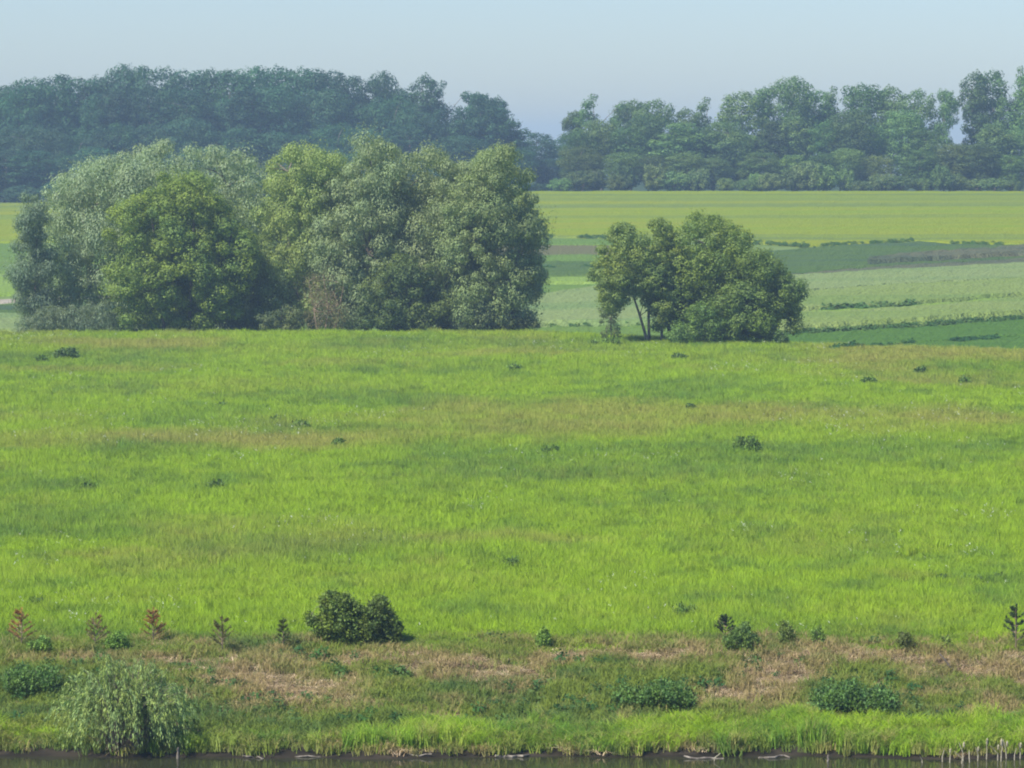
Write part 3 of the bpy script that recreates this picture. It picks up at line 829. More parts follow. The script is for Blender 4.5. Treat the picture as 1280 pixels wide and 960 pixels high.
outline_tree("willow_tree", "dense willow with ragged right side at the right end of the group", "tree",
    [(560, 412), (556, 330), (558, 250), (576, 196), (604, 184), (620, 174), (636, 182), (650, 210), (672, 205), (680, 236), (676, 262), (688, 292), (684, 318), (676, 336), (684, 352), (670, 366), (656, 380), (672, 398), (664, 414)], 625, 254, (0.23, 0.28, 0.10), M_WILLOW,
    depth=4.0, r=0.9, count=190, per=190, L=0.16, W=0.085, droop=0.25, r0=0.2, nl=24, seed=107,
    stems=[[(602, None, 0), (598, 0.35, 0), (600, 0.75, 0)], [(628, None, 0), (640, 0.3, -1), (655, 0.55, 0)]])
outline_tree("leafy_tree", "low dark leafy tree filling the front of the middle willows", "tree",
    [(455, 414), (450, 370), (462, 330), (490, 312), (520, 320), (548, 335), (566, 372), (570, 414)], 512, 252.6, (0.11, 0.165, 0.048), M_LEAF,
    depth=2.2, r=0.7, count=70, per=130, L=0.14, W=0.09, r0=0.1, nl=12, seed=108)
outline_tree("shrub", "dry brown bare-twigged bush at the foot of the yellow-green willow", "bush",
    [(378, 414), (372, 380), (384, 345), (402, 330), (424, 340), (436, 375), (432, 414)], 405, 252.3, (0.2, 0.19, 0.09), M_LEAF,
    depth=1.6, r=0.7, count=30, per=50, L=0.12, W=0.04, r0=0.07, nl=60, seed=109, bark=M_TWIG,
    stems=[[(398, None, 0), (392, 0.4, 0), (386, 0.8, 0)], [(405, None, 0), (410, 0.4, 0), (404, 0.9, 0)], [(414, None, 0), (424, 0.4, 0), (430, 0.75, 0)]])
outline_tree("shrub", "grey-green willow scrub spreading at the foot of the leftmost trees", "bush",
    [(20, 418), (30, 396), (60, 378), (95, 370), (130, 380), (150, 400), (152, 418)], 88, 252.5, (0.17, 0.21, 0.11), M_WILLOW,
    depth=1.8, r=0.6, count=60, per=90, L=0.15, W=0.055, droop=0.3, r0=0.05, nl=12, seed=110)
outline_tree("shrub", "low bright bush between the bright green tree and the brown bush", "bush",
    [(318, 416), (322, 396), (340, 386), (362, 380), (378, 392), (380, 416)], 350, 252.3, (0.12, 0.165, 0.07), M_LEAF,
    depth=1.4, r=0.5, count=34, per=90, L=0.11, W=0.07, r0=0.05, nl=8, seed=111)
outline_tree("shrub", "low spreading bush under the ragged right end of the group", "bush",
    [(560, 416), (570, 388), (600, 376), (640, 382), (672, 396), (680, 408), (668, 416)], 620, 252.3, (0.09, 0.13, 0.052), M_LEAF,
    depth=1.6, r=0.55, count=54, per=90, L=0.12, W=0.08, r0=0.05, nl=10, seed=112)

# --- the separate group at right
outline_tree("leafy_tree", "airy light green tree with bare leaning stems left of the separate group", "tree",
    [(752, 372), (738, 350), (742, 322), (752, 296), (768, 276), (782, 270), (800, 280), (826, 272), (850, 296), (862, 340), (846, 400), (826, 412), (812, 402), (800, 380), (790, 374), (776, 388), (758, 392)], 800, 239, (0.17, 0.245, 0.06), M_LEAF,
    depth=2.8, r=0.55, count=240, per=85, gaps=0.16, ragged=0.9, L=0.13, W=0.085, r0=0.11, nl=22, seed=121,
    stems=[[(812, None, 0), (800, 0.22, 0), (790, 0.40, 0), (776, 0.58, 0)], [(812, None, 0.4), (811, 0.3, 0.4), (808, 0.6, 0.2), (806, 0.8, 0)], [(828, None, 0), (826, 0.3, 0), (834, 0.55, 0)]])
outline_tree("leafy_tree", "tallest round-topped green tree in the middle of the separate group", "tree",
    [(822, 420), (816, 388), (812, 345), (808, 304), (824, 278), (852, 266), (876, 264), (900, 272), (922, 286), (942, 308), (954, 345), (950, 385), (940, 424)], 856, 240, (0.155, 0.235, 0.048), M_LEAF,
    depth=3.6, r=0.68, count=230, per=105, gaps=0.2, ragged=1.3, L=0.13, W=0.09, r0=0.14, nl=26, seed=122,
    stems=[[(848, None, 0), (846, 0.25, 0), (843, 0.5, 0), (850, 0.8, 0)], [(862, None, 0), (868, 0.3, 0), (878, 0.5, 0), (884, 0.75, 0)], [(838, None, 0), (834, 0.3, 0), (828, 0.6, 0)]])
outline_tree("leafy_tree", "dark round tree hanging over at the right end of the separate group", "tree",
    [(888, 425), (890, 380), (898, 340), (922, 316), (950, 314), (975, 322), (984, 340), (996, 358), (1000, 380), (1006, 402), (1000, 412), (990, 410), (984, 400), (976, 398), (972, 410), (970, 426)], 945, 238, (0.135, 0.21, 0.045), M_LEAF,
    depth=3.0, r=0.62, count=190, per=110, gaps=0.14, ragged=1.4, L=0.13, W=0.09, r0=0.12, nl=18, seed=123,
    stems=[[(940, None, 0), (942, 0.4, 0), (946, 0.8, 0)], [(966, None, 0), (972, 0.35, 0), (980, 0.6, 0)]])
outline_tree("shrub", "bushy undergrowth at the foot of the tallest tree in the separate group", "bush",
    [(838, 428), (842, 400), (856, 382), (880, 378), (900, 392), (925, 384), (950, 380), (972, 400), (980, 428)], 905, 236.6, (0.12, 0.205, 0.04), M_LEAF,
    depth=1.8, r=0.55, count=80, per=120, L=0.12, W=0.08, r0=0.05, nl=14, seed=124)
outline_tree("shrub", "thin pale sapling left of the leaning stems of the separate group", "bush",
    [(752, 428), (748, 396), (756, 366), (762, 340), (768, 370), (776, 400), (780, 428)], 764, 241, (0.11, 0.155, 0.06), M_LEAF,
    depth=0.7, r=0.35, count=20, per=40, L=0.1, W=0.06, r0=0.04, nl=12, seed=125)
outline_tree("shrub", "small leafy sprout right of the dark round tree at the meadow edge", "bush",
    [(966, 434), (966, 420), (976, 414), (986, 420), (990, 434)], 977, 234.6, (0.1, 0.17, 0.05), M_LEAF,
    depth=0.5, r=0.25, count=16, per=40, L=0.09, W=0.06, r0=0.03, nl=5, seed=126)

# ------------------------------------------------------------------ the woods on the ridge
def wood_variant(seed, W_=9.0, H_=20.0, low=0.12, count=60, per=120, r=1.75, airy=0.0, L=0.23, Wd=0.165):
    rs = np.random.RandomState(seed)
    poly = []
    n = 16
    ph = rs.uniform(0, 6, 3)
    for i in range(n):
        a = 2 * PI * i / n
        k = 1 + 0.13 * math.sin(3 * a + ph[0]) + 0.10 * math.sin(5 * a + ph[1])
        zc = H_ * (0.5 + low / 2); rz = H_ * (1 - low) / 2
        x = math.cos(a) * W_ / 2 * k * (1 + 0.12 * math.sin(a)); z = zc + math.sin(a) * rz * (k if math.sin(a) < 0.9 else 1)
        poly.append((x, min(max(z, 0.2), H_)))
    C, R = crown_clumps(poly, W_ * 0.45, r, count, rs)
    if airy:
        k = vnoise(C[:, 0] * 0.35 + seed, C[:, 2] * 0.3, 3) > airy
        C, R = C[k], R[k]
    cm = crown_mesh("crown", C, R, per, L * 0.75, Wd * 0.8, rs, dens=1.6, up=0.4)
    tz = 0.62 if airy else 0.8
    st = [np.array(p, float) for p in [(0, 0, -0.5), (rs.normal() * .3, 0, H_ * 0.25), (rs.normal() * .5, 0, H_ * 0.45), (rs.normal() * .6, 0, H_ * tz)]]
    V, F = tubes(wood_paths([st], C, R, rs, 0.24, 16 if airy else 12), 5)
    tm = mesh_np("trunk", V, F, smooth=True)
    cm.materials.append(M_FAR); tm.materials.append(M_BARK)
    return cm, tm, W_, H_

DENSE = [wood_variant(500 + i, W_=[8, 9, 10, 9, 8.5, 11, 7][i], low=[.04, .1, .06, .02, .08, .05, .03][i], r=[1.6, 1.9, 2.2, 1.5, 1.8, 2.3, 1.4][i], count=[64, 54, 48, 70, 56, 50, 66][i], per=[115, 130, 160, 100, 120, 165, 95][i]) for i in range(7)]
AIRY = [wood_variant(520 + i, W_=[8, 9, 7][i], low=0.3, count=62, airy=0.42, r=1.35, per=85) for i in range(3)]
BUSHV = [wood_variant(540 + i, W_=7, H_=5.5, low=0.0, count=34, per=80, r=1.1, L=0.22, Wd=0.16) for i in range(3)]

def wood_tree(px, top, wpx, d, var, col, label, group=None, name="broadleaf_tree", cat="tree", rz=0.0):
    cm, tm, W_, H_ = var
    x = (px - 640) * d / FPX
    bz = float(zt(x, d)) - 0.1
    H = pt(px, top, d)[2] - bz
    Wm = wpx * d / FPX
    o = empty(name, (x, d, bz), label, cat, group)
    o.scale = (Wm / W_, max(Wm / W_, 0.8), H / H_)
    o.rotation_euler = (0, 0, rz)
    c = link("crown", cm, None, o); c.color = (*col, 1)
    link("trunk", tm, None, o)
    return o

LM_L = [(8, "the leftmost crown"), (38, "the second crown"), (72, "the rounded skyline crown"), (104, "the dip crown"), (156, "the left twin top"), (178, "the right twin top"),
        (205, "the broad crown"), (234, "the shaggy crown"), (262, "the spiked crown"), (292, "the smooth low crown"), (322, "the even crown"), (352, "the plain mid crown"),
        (386, "the highest broad crown"), (414, "the first downward step"), (440, "the notch crown"), (480, "the narrow dark dome"), (532, "the lacy tree"), (562, "the twiggy crown"), (592, "the thin crown"), (625, "the ragged leaning tree")]
LM_R = [(716, "the narrow airy tree"), (752, "the drooping dome"), (788, "the dome's neighbour"), (822, "the saddle's left crown"), (857, "the see-through tree"), (892, "the flat spreading crown"),
        (925, "the broad crown"), (958, "the small spiky crown"), (990, "the tall pale crown"), (1022, "the pale one's neighbour"), (1050, "the lesser dome"), (1080, "the high dome"), (1112, "the notched crown"),
        (1146, "the overhanging crown"), (1181, "the leaning tree"), (1214, "the tall ragged tree"), (1238, "the tall dark crown"), (1264, "the crown with holes")]
_USED = set()
def near_label(head, px, marks, outside):
    if px < -75 or px > 1345: return outside
    for mx_, ph in sorted(marks, key=lambda q: abs(q[0] - px)):
        rel = "straight below" if abs(px - mx_) < 7 else ("just left below" if px < mx_ else "just right below")
        t = head + ", " + rel + " " + ph
        if t not in _USED:
            _USED.add(t); return t
rw = np.random.RandomState(77)
def wcol(base, k=0.18):
    f = 1 + rw.uniform(-k, k) * 1.5
    if rw.uniform() < 0.16: f *= 1.3
    f = min(f, 1.32)
    return tuple(np.clip(np.array(base) * f * (1 + rw.uniform(-0.10, 0.10, 3)), 0.01, 1))
CW = (0.036, 0.096, 0.045)
LEFTSKY = [(-60, 112, 70, 0, None), (-25, 106, 70, 2, None),
 (8, 99, 60, 1, "flat low crown at the left edge of the picture, start of the left wood"),
 (38, 95, 60, 3, "second crown from the left edge along the top of the left wood"),
 (72, 89, 62, 0, "rounded crown on the skyline of the left wood above the small silvery willow"),
 (104, 92, 55, 4, "lower crown in a slight dip before the twin-topped pair of the left wood"),
 (130, 88, 55, 1, "crown just left of the twin-topped pair on the left wood's skyline"),
 (156, 76, 46, 2, "left one of the twin high tops on the left wood's skyline"),
 (176, 78, 42, 0, "right one of the twin high tops on the left wood's skyline"),
 (205, 81, 58, 3, "broad crown right beside the twin tops of the left wood"),
 (234, 82, 50, 4, "crown with shaggy top above the peak of the silvery domed willow"),
 (260, 78, 46, 1, "crown with a small spike on top near the middle of the left wood"),
 (290, 84, 60, 0, "smooth low-topped crown right of the spiked one in the left wood"),
 (322, 79, 60, 2, "broad even crown above the gap between the domed and yellow-green willows"),
 (352, 80, 56, 3, "crown directly above the twin top of the yellow-green willow"),
 (386, 77, 62, 1, "highest broad crown at the middle of the left wood's skyline"),
 (414, 82, 50, 4, "crown on the first downward step of the left wood's skyline"),
 (438, 91, 50, 0, "crown in the notch left of the narrow dark dome of the left wood"),
 (480, 85, 34, 2, "narrow dark dome standing proud on the left wood's skyline"),
 (460, 99, 46, 3, "low crown against the left side of the narrow dark dome"),
 (503, 103, 40, 1, "low crown between the narrow dark dome and the lacy tree")]
for i, (px, top, wp, v, lab) in enumerate(LEFTSKY):
    wood_tree(px, top, wp * 1.3, 640 + rw.uniform(-6, 6), DENSE[v], wcol(CW), lab or ["broadleaf tree outside the frame left of the left wood", "broadleaf tree at the far left end of the left wood"][i % 2], rz=rw.choice([0, PI]))
for px, top, wp, v, lab in [(532, 92, 42, 0, "lacy tree with sky showing through its crown on the left wood's skyline"),
                            (562, 97, 46, 1, "airy twiggy crown right of the lacy tree in the left wood"),
                            (592, 104, 44, 2, "thin crown near the right end of the left wood with sky gaps"),
                            (622, 120, 34, 0, "ragged outer tree leaning over the right end of the left wood"),
                            (638, 142, 26, 1, "last short ragged crown at the right tip of the left wood")]:
    wood_tree(px, top, wp * 1.2, 634, AIRY[v], wcol(CW), lab)
for px, top, wp, v, lab in [(602, 116, 60, 0, "full dark crown filling in under the thin crown at the left wood's right end"),
                            (627, 140, 46, 3, "low full crown under the ragged leaning tree at the left wood's right end")]:
    wood_tree(px, top, wp, 628, DENSE[v], wcol(CW), lab)
# body of the left wood
GL = "dark tree inside the left wood, below its skyline, crown merged with its neighbours"
for row, (t0, d, n) in enumerate([(108, 628, 21), (150, 612, 20), (190, 600, 16)]):
    rn = ["upper", "middle", "lowest"][row]
    for i in range(n):
        px = -70 + (i + 0.5) * 715 / n + rw.uniform(-12, 12)
        edge = np.interp(px, [440, 640], [0, 34])
        wood_tree(px, t0 + edge + rw.uniform(-10, 14), rw.uniform(52, 76), d + rw.uniform(-4, 4), DENSE[rw.randint(7)], wcol(CW, .25), near_label(rn + " inner tree of the left wood", px, LM_L, "inner tree outside the frame beside the left wood"), "trees in the body of the left wood", rz=rw.choice([0, PI]))
# gap
for px, top, wp, d, v, lab in [(672, 164, 54, 668, DENSE[0], "small rounded hazy tree in the gap between the two woods"),
                               (648, 178, 50, 655, DENSE[2], "low tree left of the small rounded one in the gap, by the left wood"),
                               (700, 172, 40, 676, DENSE[3], "low far tree right of the small rounded one in the gap"),
                               (690, 196, 60, 640, DENSE[1], "squat dark tree low in front of the gap between the woods")]:
    wood_tree(px, top, wp, d, v, wcol(CW), lab)
CR = (0.092, 0.17, 0.05)
RIGHTSKY = [(722, 129, 30, 'A', 2, "narrow airy tree at the left tip of the right wood"),
 (752, 114, 58, 'A', 1, "domed crown with drooping twigs near the left end of the right wood"),
 (788, 119, 46, 'D', 1, "crown right beside the drooping dome in the right wood"),
 (820, 122, 50, 'D', 3, "crown left of the see-through tree in the right wood"),
 (857, 134, 36, 'A', 0, "low see-through tree in the saddle of the right wood's skyline"),
 (892, 118, 50, 'A', 1, "flat spreading crown with sky gaps under it above the lone group"),
 (925, 111, 56, 'D', 0, "broad crown left of the tall pale one of the right wood"),
 (958, 97, 36, 'A', 2, "small spiky crown just left of the tall pale one"),
 (990, 92, 50, 'D', 2, "tall pale green crown, highest in the middle of the right wood"),
 (1022, 108, 46, 'D', 4, "crown right of the tall pale one in the right wood"),
 (1050, 104, 46, 'A', 1, "crown left of the domed pair of the right wood"),
 (1080, 98, 56, 'D', 1, "high domed crown between the pale one and the sky gap"),
 (1112, 106, 42, 'A', 0, "notched crown right of the high dome in the right wood"),
 (1146, 109, 48, 'D', 3, "dark overhanging crown left of the leaning tree at the sky gap"),
 (1179, 100, 26, 'A', 2, "slim leaning tree on the left side of the tall sky gap"),
 (1217, 88, 41, 'A', 0, "tall ragged tree on the right side of the tall sky gap"),
 (1238, 84, 50, 'D', 0, "tall dark crown second from the right edge of the picture"),
 (1264, 79, 44, 'A', 1, "tall crown with sky holes at the right edge of the picture"),
 (1300, 82, 60, 'D', 2, "tall tree cut off by the right edge of the picture"),
 (1345, 95, 70, 'D', 3, "tree outside the frame right of the right wood")]
for px, top, wp, t, v, lab in RIGHTSKY:
    wood_tree(px, top, wp * 1.2, 590 + rw.uniform(-5, 5), (AIRY if t == 'A' else DENSE)[v], wcol(CR), lab, rz=rw.choice([0, PI]))
GR_ = "green tree in the body of the right wood, below its skyline and above the field-edge bushes"
for i in range(21):
    px = 722 + i * 31 + rw.uniform(-9, 9)
    t0 = 150 if abs(px - 1190) > 32 else 190
    if abs(px - 870) < 30: t0 = 165
    wood_tree(px, t0 + rw.uniform(-20, 16), rw.uniform(48, 70), 577 + rw.uniform(-4, 4), DENSE[rw.randint(7)], wcol(CR, .3), near_label("inner tree of the right wood", px, LM_R, "inner tree outside the frame beside the right wood"), "trees in the body of the right wood", rz=rw.choice([0, PI]))
for i in range(16):
    px = 735 + i * 41 + rw.uniform(-12, 12)
    wood_tree(px, 183 + rw.uniform(-8, 12), rw.uniform(40, 60), 568 + rw.uniform(-3, 3), DENSE[rw.randint(7)], wcol((0.1, 0.17, 0.045), .3), near_label("low front tree of the right wood", px, LM_R, "front tree outside the frame beside the right wood"), "trees in the body of the right wood", rz=rw.choice([0, PI]))
GB = "pale rounded bush along the foot of the right wood where the yellow-green field ends"
for i in range(30):
    px = 700 + i * 22.5 + rw.uniform(-8, 8)
    wood_tree(px, 214 + rw.uniform(-14, 12), rw.uniform(26, 44), 560.5 + rw.uniform(-2, 2.5), BUSHV[rw.randint(3)], wcol((0.115, 0.185, 0.055), .3), near_label("pale bush at the foot of the right wood", px, LM_R, "bush outside the frame beside the right wood"), "bushes along the foot of the right wood", name="bush", cat="bush", rz=rw.choice([0, PI]))
GBL = "dark bush along the foot of the left wood behind the near willows"
for i in range(18):
    px = -60 + i * 43 + rw.uniform(-10, 10)
    wood_tree(px, 224 + rw.uniform(-10, 8), rw.uniform(40, 60), 590 + rw.uniform(-3, 3), BUSHV[rw.randint(3)], wcol(CW), near_label("dark bush at the foot of the left wood", px, LM_L, "bush outside the frame beside the left wood"), "bushes along the foot of the left wood", name="bush", cat="bush")

# ------------------------------------------------------------------ shrubs, saplings and weeds in the meadow and on the bank
def pine(px, py, hpx, wpx, col, label, seed, group="young pines along the top of the bank", sparse=1.0):
    rs = np.random.RandomState(seed)
    gx, gd, gz = ground(px, py)
    k = gd / FPX; H = hpx * k; Wm = wpx * k
    o = empty("pine_sapling", (gx, gd, gz), label, "young pine", group)
    ln = rs.normal(0, 0.1, 2)
    st = [np.array([ln[0] * t, ln[1] * t, t * H]) for t in (-0.05, 0.3, 0.65, 0.97)]
    paths = [(st, [0.022, 0.018, 0.012, 0.005])]
    P = []; A = []
    nw = 5
    for w_ in range(nw):
        z0 = H * (0.25 + 0.62 * w_ / (nw - 1)); ln_ = Wm * 0.62 * (1 - 0.6 * w_ / (nw - 1))
        for b in range(rs.randint(4, 6)):
            a = rs.uniform(0, 2 * PI); rise = rs.uniform(0.5, 1.0)
            tip = np.array([math.cos(a) * ln_ * .8, math.sin(a) * ln_ * .8, z0 + rise * ln_ * 0.75]); base = np.array([0, 0, z0])
            paths.append(([base, (base + tip) / 2 - np.array([0, 0, 0.02]), tip], [0.01, 0.007, 0.004]))
            m = int(34 * sparse)
            t = rs.uniform(0.25, 1.05, m)[:, None]
            P.append(base + (tip - base) * t); dv = (tip - base) / np.linalg.norm(tip - base)
            A.append(np.tile(dv * 0.9, (m, 1)) + unit(m, rs) * 0.75)
    m = int(60 * sparse); t = rs.uniform(0.6, 1.03, m)[:, None]
    P.append(np.array([[0, 0, H]]) * t); A.append(np.array([[0, 0, 1.0]]) + unit(m, rs) * 0.6)
    P = np.concatenate(P); A = np.concatenate(A); A /= np.linalg.norm(A, axis=1)[:, None]
    Nn = np.cross(A, unit(len(A), rs))
    V, F = leaf_quads(P + A * 0.035, Nn, 0.055, 0.009, rs, axis=A * 3)
    c = link("needles", mesh_np("needles", V, F), M_SHRUB, o); c.color = (*col, 1)
    V, F = tubes(paths, 4)
    link("stem", mesh_np("stem", V, F), M_TWIG, o)

RUST = (0.30, 0.165, 0.07)
pine(27, 812, 50, 34, RUST, "rust-brown dead pine sapling nearest the left edge, twin of the other rusty one", 201)
pine(120, 812, 44, 30, (0.17, 0.14, 0.055), "thin olive-brown pine sapling between the two rust-brown ones", 202, sparse=.8)
pine(192, 806, 44, 30, RUST, "rust-brown pine sapling right of the weeping willow bush's top", 203)
pine(278, 818, 46, 34, (0.13, 0.13, 0.045), "half-dead olive and brown pine sapling left of the big dark shrub pair", 204)
pine(354, 812, 38, 18, (0.09, 0.13, 0.03), "thin green pine sapling closest to the left of the big dark shrub", 205, sparse=.8)
pine(1270, 815, 58, 36, (0.035, 0.065, 0.028), "dark green pine sapling at the right edge of the picture", 206, sparse=1.5)
pine(907, 800, 30, 26, (0.035, 0.06, 0.022), "tiny dark sapling with a forked top above the low dark bush", 207, sparse=1.2)

def bush_at(name, label, cat, outline, px, py, col, group=None, r=0.16, count=40, per=60, L=0.05, W=0.035, depth=None, seed=1, r0=0.02, nl=10, mat=None, stems=None):
    gx, gd, gz = ground(px, py)
    o = outline_tree(name, label, cat, outline, px, gd, col, mat or M_SHRUB, depth=depth, r=r, count=int(count * (0.7 if name == 'weed_patch' else 0.85)), per=int(per * (0.8 if name == 'weed_patch' else 0.75)), L=L * 1.75, W=W * 1.15, loose=1.25 if name == 'weed_patch' else 0.6, r0=r0, nl=nl, seed=seed, group=group, crown_name='foliage', stem_name='stem', stems=stems)
    return o
bush_at("shrub", "tall dark green shrub with reaching top, left one of the pair above the bank", "bush",
    [(400, 806), (398, 792), (384, 782), (376, 770), (388, 764), (400, 770), (402, 744), (414, 736), (424, 742), (430, 734), (442, 744), (450, 756), (462, 750), (460, 775), (456, 806)], 430, 807, (0.123, 0.191, 0.037),
    r=0.15, count=95, per=70, L=0.05, W=0.035, depth=0.6, seed=211, r0=0.025, nl=24, stems=[[(428, None, 0), (420, 0.4, 0), (412, 0.85, 0)], [(431, None, 0), (434, 0.5, 0), (436, 0.9, 0)], [(426, None, 0), (404, 0.4, 0), (388, 0.55, 0)]])
bush_at("shrub", "dense rounded blackish shrub, right one of the pair above the bank", "bush",
    [(446, 806), (444, 785), (450, 764), (462, 752), (472, 746), (484, 744), (484, 760), (494, 766), (502, 780), (502, 798), (496, 806)], 474, 808, (0.095, 0.148, 0.033),
    r=0.15, count=80, per=75, L=0.045, W=0.035, depth=0.55, seed=212, r0=0.02, nl=20)
bush_at("shrub", "low wide blackish bush under the tiny forked sapling", "bush",
    [(904, 812), (906, 798), (918, 788), (928, 780), (936, 778), (938, 790), (948, 794), (952, 806), (948, 812)], 928, 812, (0.095, 0.168, 0.041), r=0.12, count=46, per=55, L=0.04, W=0.028, seed=213)
bush_at("shrub", "dark two-lobed bush just right of the low wide blackish one", "bush",
    [(970, 806), (974, 792), (972, 780), (980, 776), (988, 784), (994, 794), (998, 806)], 983, 808, (0.123, 0.179, 0.037), r=0.11, count=30, per=50, L=0.04, W=0.028, seed=214)
bush_at("shrub", "small sparse seedling bush right of the two-lobed bush", "bush",
    [(1014, 808), (1014, 790), (1018, 782), (1026, 782), (1030, 794), (1032, 808)], 1022, 808, (0.136, 0.224, 0.044), r=0.09, count=16, per=34, L=0.035, W=0.025, seed=215)
bush_at("shrub", "small dark pointed bush on the bare bank top, third from the right edge", "bush",
    [(1120, 812), (1122, 796), (1128, 786), (1136, 792), (1142, 804), (1148, 812)], 1132, 813, (0.123, 0.158, 0.037), r=0.1, count=20, per=40, L=0.035, W=0.025, seed=216)
bush_at("shrub", "thin pale green seedling on the bank top left of the dark pine", "bush",
    [(1176, 816), (1176, 800), (1182, 792), (1190, 800), (1190, 816)], 1183, 817, (0.192, 0.269, 0.051), r=0.09, count=14, per=34, L=0.035, W=0.025, seed=217)
bush_at("shrub", "bright green upright weed clump alone mid-way along the bank top", "bush",
    [(668, 812), (670, 796), (676, 782), (684, 784), (688, 798), (688, 812)], 678, 813, (0.192, 0.314, 0.051), r=0.1, count=22, per=42, L=0.045, W=0.025, seed=218)
bush_at("shrub", "low green weed clump behind the rusty sapling at the left edge", "bush",
    [(30, 814), (36, 802), (52, 796), (66, 802), (72, 814)], 50, 815, (0.136, 0.247, 0.044), r=0.1, count=30, per=45, L=0.04, W=0.03, seed=219)
bush_at("shrub", "low round green weed clump between the second and third saplings", "bush",
    [(130, 814), (132, 798), (146, 788), (158, 796), (162, 814)], 146, 815, (0.150, 0.269, 0.044), r=0.11, count=34, per=45, L=0.04, W=0.03, seed=220)
bush_at("weed_patch", "large blue-green leafy weed patch on the right part of the bank", "weeds",
    [(1010, 887), (1016, 870), (1032, 860), (1048, 864), (1064, 850), (1078, 864), (1090, 868), (1104, 858), (1120, 872), (1122, 886)], 1064, 888, (0.085, 0.17, 0.045), r=0.14, count=90, per=60, L=0.05, W=0.035, depth=0.8, seed=221)
bush_at("weed_patch", "dark leafy weed patch on the middle of the bank below the reddish straw", "weeds",
    [(758, 878), (768, 866), (784, 860), (800, 866), (816, 856), (832, 850), (848, 858), (864, 864), (868, 877)], 815, 879, (0.085, 0.17, 0.04), r=0.12, count=80, per=55, L=0.05, W=0.032, depth=0.8, seed=222)
bush_at("weed_patch", "tall nettle-like weeds on the bank at the far left above the willow bush", "weeds",
    [(0, 866), (6, 846), (22, 834), (40, 838), (56, 832), (72, 842), (78, 866)], 40, 867, (0.085, 0.17, 0.04), r=0.12, count=60, per=50, L=0.05, W=0.03, depth=0.6, seed=223)

# weed clumps dotted over the meadow, each by its own look or neighbours
WEEDS = [(83, 450, 32, 17, "largest dark weed clump on the far left of the meadow below the domed willow"),
 (52, 455, 14, 12, "small round weed clump beside the largest one at far left"),
 (376, 540, 20, 17, "dark weed clump alone in the meadow left of centre"),
 (344, 532, 12, 12, "faint small weed clump just left of the lone dark one"),
 (422, 562, 18, 16, "upright green weeds below and right of the lone dark clump"),
 (310, 470, 8, 8, "tiny dark weed at upper left of the meadow"),
 (278, 512, 12, 10, "small weed above the brownish streak at left"),
 (764, 436, 22, 16, "green weed clump on the meadow edge by the thin pale sapling"),
 (742, 436, 10, 12, "small weed left of the one at the meadow edge"),
 (849, 453, 20, 12, "dark weed clump in the grass in front of the tallest lone-group tree"),
 (643, 468, 20, 14, "soft green weeds below the right end of the willow group"),
 (772, 490, 8, 8, "tiny weed in the middle of the upper meadow"),
 (863, 516, 10, 14, "small forked weed in the right upper meadow"),
 (1085, 484, 20, 14, "round weed clump in the upper right meadow"),
 (1206, 486, 12, 20, "tall thin weed in the upper right meadow"),
 (1150, 470, 16, 12, "faint weed between the round clump and the tall thin one"),
 (932, 568, 40, 24, "wide clump of tall stems standing in the right middle meadow"),
 (688, 572, 26, 16, "pair of stems in the dark band at the meadow's middle"),
 (270, 618, 24, 20, "bluish thistle-like clump in the left middle meadow"),
 (110, 616, 24, 14, "dark weed beside the pale flowers in the left middle meadow"),
 (468, 684, 26, 10, "dark low weeds in the long dark streak left of centre"),
 (640, 712, 22, 16, "weed clump right of the bare pale spot near the centre"),
 (1215, 734, 36, 16, "spread dark weed clump at lower right of the meadow"),
 (1248, 734, 20, 20, "upright dark weed right of the spread clump at lower right"),
 (1178, 730, 12, 14, "small dark weed left of the spread clump at lower right"),
 (858, 776, 36, 22, "pale green weed clump above the tiny forked sapling"),
 (1052, 750, 10, 12, "tiny dark weed above the two-lobed bush"),
 (45, 765, 26, 22, "greyish weeds in the grass above the rusty sapling at left"),
 (940, 590, 12, 8, "small dark tuft in the dark band of the right meadow")]
for i, (px, py, wp, hp, lab) in enumerate(WEEDS):
    a = wp / 2
    col = (0.10, 0.18, 0.03) if i % 3 else (0.07, 0.13, 0.03)
    gd = ground(px, py)[1]; s = gd / 100
    bush_at("weed_clump", lab, "weeds", [(px - a, py), (px - a * .9, py - hp * .55), (px - a * .4, py - hp * .95), (px - a * .05, py - hp * .75), (px + a * .45, py - hp), (px + a * .95, py - hp * .5), (px + a, py)], px, py, col,
            group="weed clumps dotted over the meadow", r=0.12 * s, count=14 + int(wp * hp / 40), per=26, L=0.045 * s, W=0.028 * s, seed=600 + i, r0=0.01 * s, nl=6)

